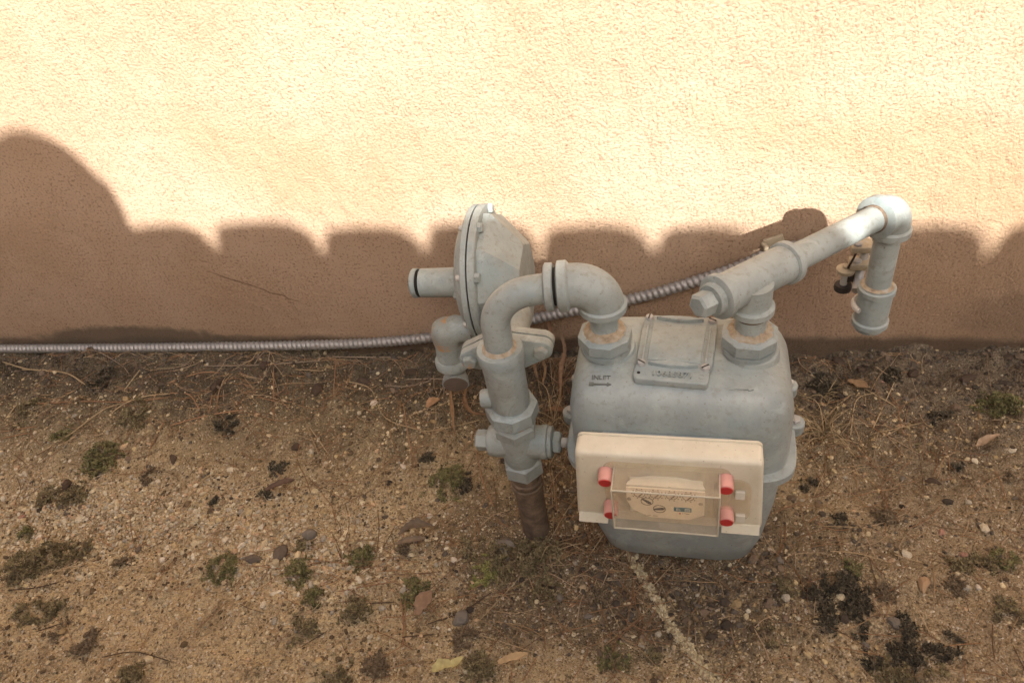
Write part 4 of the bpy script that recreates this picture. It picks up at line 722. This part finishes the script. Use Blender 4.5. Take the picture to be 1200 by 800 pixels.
# pine needles and straws
def needle(p, r, tint, lift=.0035, seg=4):
    P = np.array(spline([(a, b, 0) for a, b in p], 6)); hh = ground_h(P[:, 0], P[:, 1])
    t_ = np.linspace(0, 1, len(P)); c_ = np.polyfit(t_, hh, 2 if len(p) > 2 else 1); fit = np.polyval(c_, t_); P[:, 2] = fit+max(0.0, float(np.percentile(hh-fit, 80)))+lift*.5
    rad = np.full(len(P), r); rad[-1] *= .4; rad[0] *= .7
    return tube(P, rad, seg), np.array(tint)
Vs, Fs, Ts, off = [], [], [], 0
for (cx, cy, sx, sy, nn, ang, sp) in DATA['needle_fields']:
    for k in range(nn):
        a = R(ang)+random.gauss(0, sp); L = random.uniform(.018, .065); x0, y0 = random.gauss(cx, sx), min(random.gauss(cy, sy), -.025)
        if math.hypot(x0-RX, y0-RY) < .03: continue
        cv = random.gauss(0, .05)*L; dx, dy = math.cos(a), math.sin(a)
        p = [(x0-dx*L/2, min(-.018, y0-dy*L/2)), (x0-dy*cv, min(-.018, y0+dx*cv)), (x0+dx*L/2, min(-.018, y0+dy*L/2))]
        tn = random.choice([(.30, .17, .085), (.22, .12, .06), (.36, .24, .13), (.14, .085, .05), (.42, .31, .19), (.26, .15, .08)])
        (v_, f_), tc = needle(p, random.uniform(.00032, .0006), tn, random.uniform(.001, .006), 4)
        Vs.append(v_); Fs += [tuple(i+off for i in q) for q in f_]; Ts.append(np.repeat(tc[None], len(v_), 0)); off += len(v_)
link('pine_needles', mesh('pine_needles', (np.vstack(Vs), Fs), 'straw', 60, np.vstack(Ts)), label='brown pine needles scattered thinly over the soil', category='pine needles', kind='stuff')
NC = {'red': ((.30, .175, .095), 'long reddish brown pine needle lying'), 'straw': ((.40, .30, .17), 'pale dry grass straw lying'), 'dark': ((.075, .052, .036), 'dark thin twig lying'), 'grey': ((.30, .23, .16), 'thin greyish brown stalk lying')}
for p, r, kd in DATA['straws']:
    (v_, f_), tc = needle(p, r*.72, NC[kd][0], .0035, 6); o_ = np.array((p[0][0], p[0][1], 0))
    o = link({'red': 'pine_needle', 'straw': 'dry_straw', 'dark': 'twig', 'grey': 'dry_stalk'}[kd], mesh('straw', (v_-o_, f_), 'straw', 60, tc*random.uniform(.85, 1.15)*np.ones((len(v_), 1))))
    o.location = o_; o['label'] = NC[kd][1]+' '+near(*p[len(p)//2]); o['category'] = {'red': 'pine needle', 'straw': 'straw', 'dark': 'twig', 'grey': 'stalk'}[kd]; o['group'] = {'red': 'long pine needles', 'straw': 'dry straws', 'dark': 'dark twigs', 'grey': 'dry stalks'}[kd]

# dry grass tufts
for (cx, cy, nb, L, kd, lb_) in DATA['tufts']:
    Vs, Fs, Ts, off = [], [], [], 0; g0 = float(ground_h(cx, cy))
    for k in range(nb):
        a = random.uniform(0, 6.28); l = L*random.uniform(.5, 1.15); h_ = l*random.uniform(.12, .5); bx, by = random.gauss(0, .006), random.gauss(0, .006)
        P = spline([(bx, by, -.002), (bx+.35*l*math.cos(a), by+.35*l*math.sin(a), h_), (bx+l*.8*math.cos(a+.2), by+l*.8*math.sin(a+.2), h_*.7+.002)], 5)
        v_, f_ = tube(P, np.linspace(.0009, .0003, len(P)), 4); tn = np.array({'dry': (.36, .27, .15), 'green': (.16, .17, .06)}[kd])*random.uniform(.6, 1.15)
        Vs.append(v_); Fs += [tuple(i+off for i in q) for q in f_]; Ts.append(np.repeat(tn[None], len(v_), 0)); off += len(v_)
    o = link('grass_tuft', mesh('grass_tuft', (np.vstack(Vs), Fs), 'straw', 60, np.vstack(Ts))); o.location = (cx, cy, g0); o['label'] = lb_; o['category'] = 'grass tuft'

# dead leaves
def leaf_mesh(P, wid, tint, curl, seed):
    r = np.random.default_rng(seed); P = np.array(spline(P, 7)); n = len(P); T = np.gradient(P, axis=0); T /= np.linalg.norm(T, axis=1)[:, None]
    S = np.cross(V3(0, 0, 1), T); S /= np.linalg.norm(S, axis=1)[:, None]; N = np.cross(T, S); m = 7; rows = []
    for i in range(n):
        t = i/(n-1); w = wid*(math.sin(math.pi*min(1, t*.94+.05))**.75+.04)*(1+.16*math.sin(9*t+seed)+r.normal(0, .13)); u = np.linspace(-1, 1, m)
        rows.append(P[i]+u[:, None]*w*S[i]*(1-.15*curl)+(curl*w*.6*u**2+w*.10*np.sin(5*t*u+seed))[:, None]*N[i])
    top = np.vstack(rows); bot = top-np.repeat(N, m, 0)*.0007; V = np.vstack([top, bot]); k = n*m; Fq = []
    for i in range(n-1):
        for j in range(m-1):
            a = i*m+j; Fq += [(a, a+1, a+m+1, a+m), (k+a, k+a+m, k+a+m+1, k+a+1)]
        for a, sgn in ((i*m, 1), (i*m+m-1, -1)): Fq.append((a, a+m, k+a+m, k+a) if sgn > 0 else (a+m, a, k+a, k+a+m))
    Fq.append(tuple(range(m-1, -1, -1))+tuple(k+j for j in range(m))); e = (n-1)*m; Fq.append(tuple(e+j for j in range(m))+tuple(k+e+j for j in range(m-1, -1, -1)))
    return mesh('dead_leaf', (V, Fq), 'leaf', 50, np.array(tint)*np.ones((len(V), 1)))
for i, (p, zs, wid, tint, curl, lb_) in enumerate(DATA['leaves']):
    o_ = V3(p[0][0], p[0][1], 0); g0 = [float(ground_h(a, b)) for a, b in p]
    o = link('dead_leaf', leaf_mesh([V3(a, b, max(g, 0)+z)-o_ for (a, b), z, g in zip(p, zs, g0)], wid, tint, curl, i)); o.location = o_; o['label'] = lb_; o['category'] = 'dead leaf'; o['group'] = 'dead leaves on the soil'

# moss clumps: crowded leafy shoots on a low cushion
MC = {'green': [(.20, .195, .080), (.15, .15, .065), (.26, .24, .11), (.10, .092, .045), (.19, .15, .08)], 'olive': [(.24, .20, .10), (.17, .145, .075), (.30, .25, .14), (.12, .095, .055), (.20, .15, .09)],
      'bright': [(.27, .27, .09), (.20, .20, .07), (.33, .31, .13)], 'black': [(.06, .056, .040), (.075, .066, .046), (.12, .10, .066), (.035, .033, .025), (.16, .13, .085)], 'brown': [(.19, .14, .085), (.13, .10, .065), (.25, .19, .12)]}
ML = {'green': 'small green moss cushion growing', 'olive': 'olive brown moss mat spreading', 'bright': 'bright yellow green moss patch below the riser pipe', 'black': 'blackish dried moss patch', 'brown': 'brown withered moss tuft'}
def moss(blobs, kd, seed):
    r = np.random.default_rng(seed); P, T = [], []; ox, oy = blobs[0][0], blobs[0][1]; pal = np.array(MC[kd])
    for (bx, by, rx, ry) in blobs:
        rx, ry = rx*1.15, ry*1.15; n = int(np.clip(rx*ry*1.5e6, 90, 1800)); a = r.uniform(0, 6.283, n); q = np.sqrt(r.uniform(0, 1, n)); q *= 1+.35*np.sin(3*a+seed)*.6+.2*np.sin(7*a+seed*2)
        x = bx+rx*q*np.cos(a); y = by+ry*q*np.sin(a); keep = (vn(x, y, 110, seed) > .40) & (r.uniform(0, 1, n) < 1.15-.55*q) & (y < -.004); x, y, q = x[keep], y[keep], q[keep]
        z = ground_h(x, y)+np.clip(1-q*q, 0, 1)*min(rx, ry)*.42*(.4+vn(x, y, 120, seed+3)); P.append(np.stack([x, y, z], 1)); T.append(pal[r.integers(0, len(pal), len(x))]*r.uniform(.7, 1.2, (len(x), 1)))
    P, T = np.vstack(P), np.vstack(T); n = len(P)
    # each shoot: three small pointed leaves
    V = np.zeros((n, 9, 3)); 
    for j in range(3):
        a = r.uniform(0, 6.283, n); L = r.uniform(.0022, .0050, n); w = L*.33; up = r.uniform(.15, 1.1, n); d = np.stack([np.cos(a)*np.cos(up), np.sin(a)*np.cos(up), np.sin(up)], 1); s = np.stack([-np.sin(a), np.cos(a), 0*a], 1)
        V[:, j*3] = P-s*w[:, None]; V[:, j*3+1] = P+s*w[:, None]; V[:, j*3+2] = P+d*L[:, None]
    F = np.arange(n*9).reshape(-1, 3); V = V.reshape(-1, 3)-V3(ox, oy, 0)
    o = link('moss_clump', bigmesh('moss_clump', V, F, 'moss', np.repeat(T, 9, 0))); o.location = (ox, oy, 0); return o
for i, (blobs, kd, lb_) in enumerate(DATA['moss']):
    o = moss(blobs, kd, i+3); o['label'] = lb_ or (ML[kd] if kd == 'bright' else ML[kd]+' '+near(*blobs[0][:2])); o['category'] = 'moss'; o['group'] = kd+' moss clumps on the soil'
